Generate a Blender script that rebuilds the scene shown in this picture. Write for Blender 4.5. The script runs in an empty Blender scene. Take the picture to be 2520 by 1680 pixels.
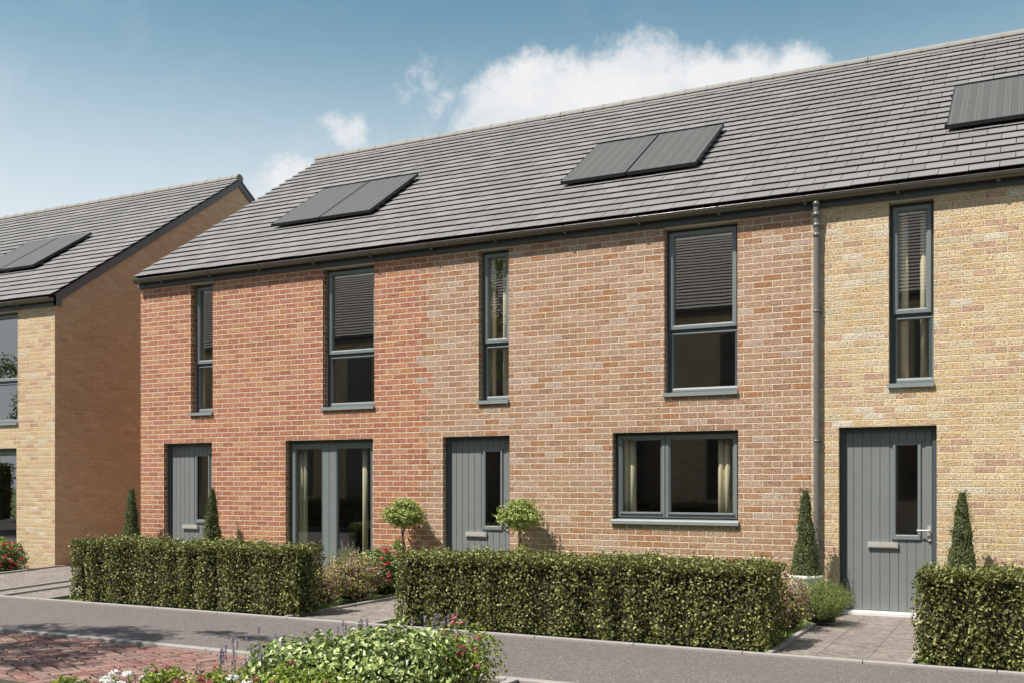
import bpy, math, random
import numpy as np
from mathutils import Vector
R = math.radians
rng = np.random.default_rng(7)
random.seed(7)
S = bpy.context.scene
COL = S.collection

# ---------------------------------------------------------------- camera, sky, sun, exposure
cam = bpy.data.cameras.new('camera')
cam_o = bpy.data.objects.new('camera', cam)
COL.objects.link(cam_o)
cam.sensor_width = 36.0
cam.lens = 35.85
cam.shift_y = 0.1378
cam.clip_start = 0.1
cam.clip_end = 2000
cam_o.location = (0, 0, 1.47)
cam_o.rotation_euler = (R(90), 0, R(27))
S.camera = cam_o
S.render.resolution_x, S.render.resolution_y = 1024, 682
S.view_settings.view_transform = 'Standard'
S.view_settings.look = 'None'
S.view_settings.gamma = 1.0
S.view_settings.exposure = 0.72

SUN = Vector((-0.66, -1.0, 1.9)).normalized()
sl = bpy.data.lights.new('sun', 'SUN')
sl.energy = 4.8
sl.angle = R(0.5)
sl.color = (1.0, 0.945, 0.86)
so = bpy.data.objects.new('sun', sl)
COL.objects.link(so)
so.rotation_euler = (-SUN).to_track_quat('-Z', 'Y').to_euler()


class NT:
    """small node-tree helper"""
    def __init__(s, nt):
        s.nt = nt
        nt.nodes.clear()

    def n(s, t, **k):
        nd = s.nt.nodes.new(t)
        for a, v in k.items():
            setattr(nd, a, v)
        return nd

    def l(s, a, b):
        s.nt.links.new(a, b)

    def setin(s, sock, v):
        if v is None:
            return
        if isinstance(v, bpy.types.NodeSocket):
            s.l(v, sock)
        else:
            sock.default_value = v

    def m(s, op, a, b=None, c=None, clamp=False):
        nd = s.n('ShaderNodeMath', operation=op, use_clamp=clamp)
        s.setin(nd.inputs[0], a)
        s.setin(nd.inputs[1], b)
        if c is not None:
            s.setin(nd.inputs[2], c)
        return nd.outputs[0]

    def mr(s, v, a, b, c=0.0, d=1.0, smooth=False):
        nd = s.n('ShaderNodeMapRange')
        if smooth:
            nd.interpolation_type = 'SMOOTHSTEP'
        s.setin(nd.inputs[0], v)
        for i, q in enumerate((a, b, c, d)):
            s.setin(nd.inputs[i + 1], q)
        return nd.outputs[0]

    def mix(s, f, a, b, blend='MIX'):
        nd = s.n('ShaderNodeMix', data_type='RGBA', blend_type=blend)
        s.setin(nd.inputs[0], f)
        for i, q in ((6, a), (7, b)):
            if isinstance(q, tuple):
                q = (*q[:3], 1)
            s.setin(nd.inputs[i], q)
        return nd.outputs[2]

    def noise(s, vec=None, scale=5., detail=3., rough=.55, dist=0.):
        nd = s.n('ShaderNodeTexNoise')
        if vec is not None:
            s.l(vec, nd.inputs['Vector'])
        nd.inputs['Scale'].default_value = scale
        nd.inputs['Detail'].default_value = detail
        nd.inputs['Roughness'].default_value = rough
        nd.inputs['Distortion'].default_value = dist
        return nd.outputs[0]

    def comb(s, x=0., y=0., z=0.):
        nd = s.n('ShaderNodeCombineXYZ')
        s.setin(nd.inputs[0], x)
        s.setin(nd.inputs[1], y)
        s.setin(nd.inputs[2], z)
        return nd.outputs[0]

    def sep(s, v):
        nd = s.n('ShaderNodeSeparateXYZ')
        s.l(v, nd.inputs[0])
        return nd.outputs

    def scalevec(s, v, k):
        nd = s.n('ShaderNodeVectorMath', operation='MULTIPLY')
        s.l(v, nd.inputs[0])
        nd.inputs[1].default_value = k
        return nd.outputs[0]

    def white(s, v):
        nd = s.n('ShaderNodeTexWhiteNoise', noise_dimensions='3D')
        s.l(v, nd.inputs[0])
        return nd.outputs

    def ramp(s, f, stops, const=False):
        nd = s.n('ShaderNodeValToRGB')
        cr = nd.color_ramp
        if const:
            cr.interpolation = 'CONSTANT'
        while len(cr.elements) < len(stops):
            cr.elements.new(0.5)
        for e, (p, c) in zip(cr.elements, stops):
            e.position = p
            e.color = (*c, 1)
        s.l(f, nd.inputs[0])
        return nd.outputs[0]


# world: physical sky with clouds laid out by compass bearing and height above the horizon
W = bpy.data.worlds.new('World')
S.world = W
W.use_nodes = True
w = NT(W.node_tree)
sky = w.n('ShaderNodeTexSky', sky_type='NISHITA')
sky.sun_disc = False
sky.sun_elevation = R(57.8)
sky.sun_rotation = R(213.4)
sky.air_density = 1.0
sky.dust_density = 1.3
sky.ozone_density = 1.6
tc = w.n('ShaderNodeTexCoord')
sx, sy, sz = w.sep(tc.outputs['Generated'])[:3]
az = w.m('DEGREES', w.m('ARCTAN2', sx, sy))
el = w.m('DEGREES', w.m('ARCSINE', sz))
hsv = w.n('ShaderNodeHueSaturation')
hsv.inputs['Hue'].default_value = 0.464
hsv.inputs['Saturation'].default_value = 1.02
hsv.inputs['Value'].default_value = 0.75
w.l(sky.outputs[0], hsv.inputs['Color'])
CLOUDS = [  # bearing, height, half-widths (degrees)
    (-24.5, 20.4, 4.9, 2.8), (-20.0, 20.6, 5.0, 3.1), (-15.4, 20.0, 5.2, 3.1), (-11.0, 20.6, 2.1, 2.1),
    (-26.8, 20.0, 3.2, 2.5), (-27.8, 18.6, 2.6, 1.8), (-20.6, 18.0, 7.5, 2.6), (-28.0, 17.2, 3.5, 1.8), (-25.0, 16.5, 5.0, 2.2),
    (-31.9, 21.1, 2.2, 1.7), (-36.4, 18.8, 1.8, 1.3), (-39.0, 16.0, 2.4, 1.5), (-35.5, 15.6, 3.5, 1.6),
    (-42.8, 14.0, 2.0, 1.3), (-31.0, 15.0, 4.0, 2.0), (30, 24, 12, 5), (80, 30, 14, 6),
    (-110, 26, 16, 6), (150, 35, 15, 7), (-160, 30, 12, 5)]
mask = None
for a0, e0, ra, re in CLOUDS:
    dx = w.m('DIVIDE', w.m('SUBTRACT', az, float(a0)), float(ra))
    dy = w.m('DIVIDE', w.m('SUBTRACT', el, float(e0)), float(re))
    q = w.m('SUBTRACT', 1.0, w.m('ADD', w.m('MULTIPLY', dx, dx), w.m('MULTIPLY', dy, dy)))
    q = w.m('MAXIMUM', q, -1.5)
    if ra < 2.3 and a0 < -31:
        q = w.m('SUBTRACT', w.m('MULTIPLY', q, .9), .60 if a0 == -36.4 else .50)
    elif ra > 4 or a0 in (-11.0, -26.8):
        q = w.m('MULTIPLY', q, 1.5)
    mask = q if mask is None else w.m('SMOOTH_MAX', mask, q, 0.5)
dirv = tc.outputs['Generated']
n1 = w.noise(dirv, 15, 9, 0.60, 0.0)
n2 = w.noise(dirv, 38, 9, 0.66, 0.05)
dens = w.m('ADD', mask, w.m('MULTIPLY', w.m('SUBTRACT', n1, 0.5), 2.8))
dens = w.m('ADD', dens, w.m('MULTIPLY', w.m('SUBTRACT', n2, 0.5), 2.6))
cov = w.mr(dens, -0.45, 0.95, 0.0, 0.95, True)
wisp = w.m('MULTIPLY', w.mr(w.noise(dirv, 7, 6, 0.65, 0.6), 0.47, 0.72, 0.0, 0.42, True), w.mr(el, 8, 26, 1.0, 0.1))
cov = w.m('MAXIMUM', cov, wisp)
n3 = w.noise(w.scalevec(dirv, (1, 1, 1.7)), 9, 6, 0.6)
ccol = w.ramp(n3, [(0.33, (4.35, 4.55, 4.8)), (0.62, (5.35, 5.3, 5.3))])
# summer haze towards the horizon
hz = w.mr(el, 9.5, 26, 0.97, 0.0, True)
skyc = w.mix(hz, hsv.outputs[0], (4.55, 4.95, 5.2))
wc = w.mix(cov, skyc, ccol)
bg = w.n('ShaderNodeBackground')
w.l(wc, bg.inputs['Color'])
bg.inputs['Strength'].default_value = 0.105
w.l(bg.outputs[0], w.n('ShaderNodeOutputWorld').inputs[0])


# ---------------------------------------------------------------- materials
def newmat(name):
    m = bpy.data.materials.new(name)
    m.use_nodes = True
    t = NT(m.node_tree)
    out = t.n('ShaderNodeOutputMaterial')
    p = t.n('ShaderNodeBsdfPrincipled')
    t.l(p.outputs[0], out.inputs[0])
    return m, t, p, out


def bump(t, p, h, dist=0.01, strength=1.0):
    b = t.n('ShaderNodeBump')
    b.inputs['Strength'].default_value = strength
    b.inputs['Distance'].default_value = dist
    t.l(h, b.inputs['Height'])
    t.l(b.outputs[0], p.inputs['Normal'])


def plain(name, col, rough=.5, var=.12, scale=3., metal=0., spec=.5, bmp=0.):
    m, t, p, _ = newmat(name)
    g = t.n('ShaderNodeNewGeometry')
    nz = t.noise(g.outputs['Position'], scale, 5, .6)
    c = t.mix(nz, tuple(x * (1 - var) for x in col), tuple(min(1, x * (1 + var)) for x in col))
    t.l(c, p.inputs['Base Color'])
    p.inputs['Metallic'].default_value = metal
    p.inputs['Specular IOR Level'].default_value = spec
    t.l(t.mr(nz, .3, .7, max(.02, rough - .06), rough + .06), p.inputs['Roughness'])
    if bmp:
        bump(t, p, t.noise(g.outputs['Position'], 60, 3, .6), bmp, 1)
    return m


PAL_A = [(0, (.46, .165, .080)), (.18, (.38, .12, .062)), (.34, (.53, .225, .115)), (.5, (.47, .175, .125)),
         (.64, (.40, .13, .085)), (.74, (.54, .28, .16)), (.84, (.43, .14, .11)), (.93, (.52, .22, .09))]
PAL_B = [(0, (.46, .285, .19)), (.2, (.50, .325, .225)), (.4, (.44, .25, .155)), (.55, (.53, .365, .27)),
         (.7, (.43, .20, .095)), (.78, (.47, .31, .225)), (.88, (.38, .22, .15)), (.95, (.54, .42, .36))]
PAL_C = [(0, (.72, .55, .325)), (.24, (.68, .50, .28)), (.42, (.76, .60, .38)), (.58, (.69, .50, .30)),
         (.72, (.62, .43, .29)), (.82, (.70, .60, .40)), (.9, (.58, .37, .26)), (.96, (.74, .66, .53))]


def brick(name, seed=0., yellow=False):
    """facing brick 215 x 65 mm laid in stretcher bond; the palette changes from house to house along x"""
    m, t, p, _ = newmat(name)
    uv = t.n('ShaderNodeUVMap').outputs[0]
    g = t.n('ShaderNodeNewGeometry').outputs['Position']
    px = t.sep(g)[0]
    u, v = t.sep(uv)[:2]
    wob = t.m('MULTIPLY', t.m('SUBTRACT', t.noise(uv, 22, 2, .5), .5), .010)
    wob2 = t.m('MULTIPLY', t.m('SUBTRACT', t.noise(uv, 90, 2, .5), .5), .006)
    wob = t.m('ADD', wob, wob2)
    v2 = t.m('ADD', v, wob)
    row = t.m('FLOOR', t.m('DIVIDE', v2, .075))
    ur = t.m('ADD', t.m('DIVIDE', t.m('ADD', u, wob), .225), t.m('MULTIPLY', t.m('MODULO', t.m('ADD', row, 1000.), 2.), .5))
    idx = t.m('FLOOR', ur)
    fu = t.m('SUBTRACT', ur, idx)
    fv = t.m('SUBTRACT', t.m('DIVIDE', v2, .075), row)
    du = t.m('MULTIPLY', t.m('MINIMUM', fu, t.m('SUBTRACT', 1., fu)), .225)
    dv = t.m('MULTIPLY', t.m('MINIMUM', fv, t.m('SUBTRACT', 1., fv)), .075)
    dd = t.m('MINIMUM', du, dv)
    face = t.mr(dd, .0040, .0075, 0, 1, True)
    wn = t.white(t.comb(idx, row, seed))
    r1 = wn[0]
    rr = t.sep(wn[1])
    cA, cB, cC = (t.ramp(r1, P, True) for P in (PAL_A, PAL_B, PAL_C))
    cA = t.mix(.14, cA, (.64, .33, .20))
    cB = t.mix(.08, cB, (.36, .20, .13))
    # toothed change of brick between neighbouring houses, whole bricks at a time
    jx = t.m('ADD', px, t.m('MULTIPLY', t.m('SUBTRACT', rr[0], .5), .30))
    fAB = t.m('GREATER_THAN', jx, -7.47)
    fBC = t.m('GREATER_THAN', px, -2.262)
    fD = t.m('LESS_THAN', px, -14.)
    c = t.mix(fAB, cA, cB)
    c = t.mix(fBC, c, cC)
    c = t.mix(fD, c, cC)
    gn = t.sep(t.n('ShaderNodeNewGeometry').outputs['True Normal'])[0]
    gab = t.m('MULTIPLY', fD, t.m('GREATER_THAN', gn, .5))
    c = t.mix(t.m('MULTIPLY', gab, t.m('MULTIPLY_ADD', rr[0], .40, .22)), c, (.92, .60, .33))  # warm bounce light on the shaded gable, put into its brick colour
    if yellow:
        c = cC
    # marbling inside each brick
    st = t.scalevec(uv, (1, 2.2, 1))
    mb = t.noise(st, 14, 5, .65, .6)
    c = t.mix(t.mr(mb, .42, .78, 0, .42), c, (.66, .50, .38), 'MIX')
    c = t.mix(t.mr(t.noise(st, 30, 4, .6), .5, .8, 0, .45), c, (.30, .13, .085), 'MIX')
    c = t.mix(t.mr(rr[1], 0, 1, 0, .14), c, (.12, .06, .04), 'MIX')
    # broad patches of tone
    c = t.mix(t.mr(t.noise(g, .8, 3, .5), .35, .7, 0, .14), c, (.22, .12, .07))
    pit = t.noise(t.scalevec(uv, (1, 1.9, 1)), 74, 3, .6, .7)
    pitm = t.mr(pit, .56, .63, 0, 1, True)
    crease = t.noise(t.scalevec(uv, (1, 3.0, 1)), 36, 3, .62, .9)
    pitm = t.m('MAXIMUM', pitm, t.mr(crease,   .60, .67, 0, .9, True))
    c = t.mix(t.m('MULTIPLY', pitm, .66), c, (.10, .05, .03))
    mort = t.mix(t.mr(px, -7.6, -7.2), (.68, .54, .41), (.68, .58, .43))
    mort = t.mix(t.mr(t.noise(uv, 60, 3, .6), .3, .7), mort, (.57, .47, .35))
    col = t.mix(face, mort, c)
    t.l(col, p.inputs['Base Color'])
    p.inputs['Roughness'].default_value = .9
    p.inputs['Specular IOR Level'].default_value = .2
    h = t.m('ADD', face, t.m('MULTIPLY', t.noise(uv, 160, 3, .7), .22))
    h = t.m('SUBTRACT', h, t.m('MULTIPLY', pitm, t.m('MULTIPLY', face, .75)))
    h = t.m('ADD', h, t.m('MULTIPLY', t.noise(st, 24, 3, .6), .5))
    bump(t, p, h, .012, 1)
    return m


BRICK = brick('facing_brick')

m, t, p, _ = newmat('roof_tile')
at = t.n('ShaderNodeAttribute', attribute_name='rnd')
g = t.n('ShaderNodeNewGeometry').outputs['Position']
c = t.ramp(at.outputs['Fac'], [(0, (.152, .145, .143)), (.5, (.178, .170, .168)), (1, (.205, .196, .193))])
c = t.mix(t.mr(t.noise(g, 5, 6, .65), .35, .7, 0, .4), c, (.185, .178, .172))
c = t.mix(t.mr(t.noise(g, .7, 4, .6), .35, .7, 0, .35), c, (.115, .112, .116))
c = t.mix(t.mr(t.noise(g, 90, 2, .6), .58, .75, 0, .5), c, (.08, .078, .078))
t.l(c, p.inputs['Base Color'])
p.inputs['Roughness'].default_value = .62
p.inputs['Specular IOR Level'].default_value = .4
bump(t, p, t.noise(g, 130, 3, .7), .003, .7)
TILE = m
TILE_EDGE = plain('tile_underside', (.022, .021, .021), .9, .3, 20)  # near-black colour stands in for the shade under the tile edges
OTILE = plain('brown_roof_tile', (.125, .110, .10), .8, .2, 12)
RIDGE = plain('ridge_concrete', (.205, .196, .183), .8, .16, 6, bmp=.002)
FASCIA = plain('fascia_board', (.058, .066, .073), .45, .08)
BARGE = plain('bargeboard', (.10, .11, .118), .45, .08)
SOFFIT = plain('soffit_strip', (.42, .38, .30), .6)
GUT = plain('gutter_plastic', (.105, .092, .080), .25, .15, 6, spec=.7)
PIPE = plain('pipe_plastic', (.135, .125, .122), .28, .1, 4, spec=.6)
FRAME = plain('window_frame_paint', (.155, .175, .180), .38, .05, 8)
FRAME_D = plain('outer_frame_paint', (.055, .070, .080), .4, .06, 8)
DOORM = plain('door_paint', (.165, .178, .178), .42, .05, 2)
CILLM = plain('sill_metal', (.21, .232, .235), .35, .05, 8)
WHITE = plain('white_threshold', (.58, .575, .56), .4, .05)
STEEL = plain('satin_fitting', (.45, .435, .41), .35, .05, metal=.25)
PLASTER = plain('interior_plaster', (.66, .58, .50), .9, .1)
FLOORM = plain('interior_floor', (.24, .18, .14), .6, .2)
CURT = plain('cream_curtain', (.88, .77, .57), .9, .05)
SOIL = plain('garden_soil', (.055, .04, .028), .95, .5, 14, bmp=.02)
LAWN = plain('lawn', (.10, .15, .035), .95, .4, 9, bmp=.02)
POT = plain('pot_glaze', (.58, .56, .53), .5, .12, 5)
BARK = plain('bark', (.20, .15, .10), .9, .35, 30, bmp=.006)
SHADE_CORE = plain('dark_shade_core', (.016, .015, .008), .95, .4, 30)  # near-black filling that stands in for the shade deep inside foliage
KERBM = plain('kerb_concrete', (.27, .25, .235), .85, .18, 9, bmp=.002)
BLACK = plain('black_rubber', (.012, .012, .013), .5)
ALU = plain('panel_frame', (.018, .018, .019), .4)
ASPH = None

m, t, p, _ = newmat('photovoltaic_cells')
uv = t.n('ShaderNodeUVMap').outputs[0]
u, v = t.sep(uv)[:2]
def lines(x, step, wid, off=0.):
    f = t.m('FRACT', t.m('DIVIDE', t.m('ADD', x, 50. + off), step))
    d = t.m('MULTIPLY', t.m('ABSOLUTE', t.m('SUBTRACT', f, .5)), step)
    return t.mr(d, wid * .5, wid * 1.0, 1, 0)
cell = lines(u, .158, .005)
bus = t.m('MAXIMUM', lines(u, .158, .0032, .026), lines(u, .158, .0032, -.026))
hor = lines(v, .0225, .0045)
c = t.mix(t.m('MULTIPLY', hor, .55), (.070, .067, .064), (.125, .12, .113))
c = t.mix(t.m('MULTIPLY', cell, .35), c, (.16, .16, .16))
c = t.mix(t.m('MULTIPLY', bus, .55), c, (.22, .215, .205))
t.l(c, p.inputs['Base Color'])
p.inputs['Roughness'].default_value = .5
p.inputs['Specular IOR Level'].default_value = .22
CELLS = m


def glass(name, tint=(.88, .91, .89), gain=1.35, ior=1.62):
    m, t, p, out = newmat(name)
    t.nt.nodes.remove(p)
    fr = t.n('ShaderNodeFresnel')
    gb = t.n('ShaderNodeNewGeometry').outputs['Backfacing']
    t.l(t.mr(gb, 0, 1, ior, 1 / ior), fr.inputs[0])
    tr = t.n('ShaderNodeBsdfTransparent')
    tr.inputs[0].default_value = (*tint, 1)
    gl = t.n('ShaderNodeBsdfGlossy')
    gl.inputs['Roughness'].default_value = .012
    gl.inputs['Color'].default_value = (.93, .93, .93, 1)
    # factory glass is never quite flat
    gp = t.n('ShaderNodeNewGeometry').outputs['Position']
    bp = t.n('ShaderNodeBump')
    bp.inputs['Strength'].default_value = .08
    bp.inputs['Distance'].default_value = .004
    t.l(t.noise(gp, 1.6, 2, .5), bp.inputs['Height'])
    t.l(bp.outputs[0], gl.inputs['Normal'])
    ms = t.n('ShaderNodeMixShader')
    t.l(t.m('MULTIPLY_ADD', fr.outputs[0], gain, .19, clamp=True), ms.inputs[0])
    t.l(tr.outputs[0], ms.inputs[1])
    t.l(gl.outputs[0], ms.inputs[2])
    t.l(ms.outputs[0], out.inputs[0])
    return m


GLASS = glass('window_glass', gain=1.25)
OGLASS, t, p, _ = newmat('far_window_glass')
p.inputs['Base Color'].default_value = (.03, .032, .035, 1)
p.inputs['Roughness'].default_value = .08


def leafmat(name, stops, trans=.28, rough=.42, spec=.45, back=1.0):
    m, t, p, out = newmat(name)
    at = t.n('ShaderNodeAttribute', attribute_name='rnd')
    c = t.ramp(at.outputs['Fac'], stops)
    t.l(c, p.inputs['Base Color'])
    p.inputs['Roughness'].default_value = rough
    p.inputs['Specular IOR Level'].default_value = spec
    tl = t.n('ShaderNodeBsdfTranslucent')
    t.l(t.mix(.55, c, (.22, .30, .04)), tl.inputs[0])
    ms = t.n('ShaderNodeMixShader')
    ms.inputs[0].default_value = trans
    t.l(p.outputs[0], ms.inputs[1])
    t.l(tl.outputs[0], ms.inputs[2])
    t.l(ms.outputs[0], out.inputs[0])
    return m


L_HEDGE = leafmat('hedge_leaf', [(0, (.045, .048, .011)), (.35, (.10, .108, .022)), (.7, (.19, .20, .05)), (.93, (.36, .37, .13)), (1, (.50, .48, .20))], .14, .5, .35)
L_CONIF = leafmat('conifer_leaf', [(0, (.028, .040, .010)), (.6, (.065, .085, .022)), (1, (.17, .19, .06))], .15, .6)
L_STD = leafmat('standard_tree_leaf', [(0, (.13, .16, .035)), (.5, (.30, .36, .09)), (1, (.52, .56, .22))], .35, .5)
L_HEBE = leafmat('broad_leaf', [(0, (.045, .08, .016)), (.35, (.15, .21, .055)), (.75, (.35, .42, .15)), (1, (.52, .57, .26))], .12, .38, .5)
L_FEATH = leafmat('feathery_leaf', [(0, (.075, .105, .028)), (.6, (.165, .21, .055)), (1, (.34, .39, .12))], .35, .5)
L_MIX = leafmat('mottled_leaf', [(0, (.10, .03, .04)), (.28, (.22, .075, .09)), (.40, (.10, .14, .03)), (.55, (.25, .28, .05)), (.70, (.62, .60, .09)), (.80, (.40, .20, .22)), (.92, (.50, .32, .36)), (1, (.62, .50, .54))], .3, .5)
L_ROSE = leafmat('rose_leaf', [(0, (.03, .055, .014)), (.6, (.08, .13, .03)), (1, (.22, .27, .07))], .25, .45)
L_BRIGHT = leafmat('lime_leaf', [(0, (.08, .13, .02)), (.5, (.22, .30, .04)), (1, (.38, .42, .06))], .35, .45)
L_TREE = leafmat('street_tree_leaf', [(0, (.04, .07, .015)), (1, (.12, .17, .04))], .35, .5)
P_RED = leafmat('red_petal', [(0, (.45, .012, .03)), (.6, (.62, .03, .06)), (1, (.70, .10, .20))], .2, .5)
P_MAR = leafmat('maroon_petal', [(0, (.16, .025, .035)), (.6, (.32, .06, .08)), (1, (.50, .16, .18))], .15, .5)
P_WHITE = leafmat('white_petal', [(0, (.55, .56, .52)), (1, (.80, .80, .77))], .05, .6)
P_LAV = leafmat('lavender_floret', [(0, (.14, .11, .20)), (.5, (.30, .25, .38)), (1, (.50, .44, .58))], .15, .6)
L_STEM = leafmat('lavender_stem', [(0, (.12, .14, .07)), (1, (.24, .27, .13))], .2, .6)
L_GRASS = leafmat('grass_blade', [(0, (.08, .12, .025)), (.6, (.16, .22, .05)), (1, (.30, .36, .10))], .3, .5)

# paving
m, t, p, _ = newmat('pavement_asphalt')
g = t.n('ShaderNodeNewGeometry').outputs['Position']
vo = t.n('ShaderNodeTexVoronoi')
t.l(g, vo.inputs['Vector'])
vo.inputs['Scale'].default_value = 95
vc = t.sep(vo.outputs['Color'])[0]
c = t.ramp(vc, [(0, (.065, .057, .055)), (.25, (.092, .080, .077)), (.6, (.118, .101, .098)), (.85, (.148, .120, .114)), (1, (.26, .23, .215))])
c = t.mix(t.mr(t.noise(g, 1.4, 5, .65), .35, .7, 0, .35), c, (.085, .075, .071))
c = t.mix(t.mr(t.noise(g, 24, 4, .65), .42, .7, 0, .35), c, (.145, .122, .114))
t.l(c, p.inputs['Base Color'])
p.inputs['Roughness'].default_value = .85
bump(t, p, vo.outputs['Distance'], .003, .6)
ASPH = m

m, t, p, _ = newmat('riven_path_slabs')
g = t.n('ShaderNodeNewGeometry').outputs['Position']
uv = t.n('ShaderNodeUVMap').outputs[0]
gx, gy = t.sep(uv)[:2]
fx = t.m('FRACT', t.m('DIVIDE', t.m('ADD', gx, 100.42), .415))
fy = t.m('FRACT', t.m('DIVIDE', t.m('ADD', gy, 100.15), .65))
ed = t.m('MINIMUM', t.m('MULTIPLY', t.m('MINIMUM', fx, t.m('SUBTRACT', 1., fx)), .415), t.m('MULTIPLY', t.m('MINIMUM', fy, t.m('SUBTRACT', 1., fy)), .65))
jo = t.mr(ed, .003, .009, 1, 0, True)
wn = t.white(t.comb(t.m('FLOOR', t.m('DIVIDE', t.m('ADD', gx, 100.42), .415)), t.m('FLOOR', t.m('DIVIDE', t.m('ADD', gy, 100.15), .65)), 3.))[0]
c = t.ramp(wn, [(0, (.135, .116, .104)), (1, (.18, .157, .14))])
n1 = t.noise(t.scalevec(g, (1, 3.2, 1)), 6, 6, .7, 1.0)
c = t.mix(t.mr(n1, .42, .62, 0, .85), c, (.29, .255, .225))
c = t.mix(t.mr(t.noise(t.scalevec(g, (1, 2.6, 1)), 9, 9, .80, 1.6), .49, .60, 0, .95), c, (.055, .043, .036))
c = t.mix(t.m('MULTIPLY', jo, .6), c, (.08, .066, .056))
t.l(c, p.inputs['Base Color'])
p.inputs['Roughness'].default_value = .85
bump(t, p, t.m('SUBTRACT', t.noise(g, 25, 5, .7), jo), .004, .8)
SLAB = m

m, t, p, _ = newmat('red_paving_block')
at = t.n('ShaderNodeAttribute', attribute_name='rnd')
g = t.n('ShaderNodeNewGeometry').outputs['Position']
c = t.ramp(at.outputs['Fac'], [(0, (.095, .038, .034)), (.25, (.17, .058, .045)), (.5, (.21, .092, .074)), (.7, (.13, .078, .068)), (.88, (.27, .155, .12)), (1, (.055, .042, .042))])
c = t.mix(t.mr(t.noise(g, 9, 5, .7, .8), .42, .68, 0, .8), c, (.27, .20, .165))
c = t.mix(t.mr(t.noise(g, 7, 5, .7, .8), .52, .7, 0, .8), c, (.055, .05, .048))
c = t.mix(t.mr(t.noise(g, 45, 4, .7), .5, .75, 0, .5), c, (.16, .05, .04))
t.l(c, p.inputs['Base Color'])
p.inputs['Roughness'].default_value = .75
bump(t, p, t.noise(g, 50, 4, .7), .004, .8)
BLOCK = m
JOINT = plain('paving_joint', (.022, .018, .017), .95, .3, 30)


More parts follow.
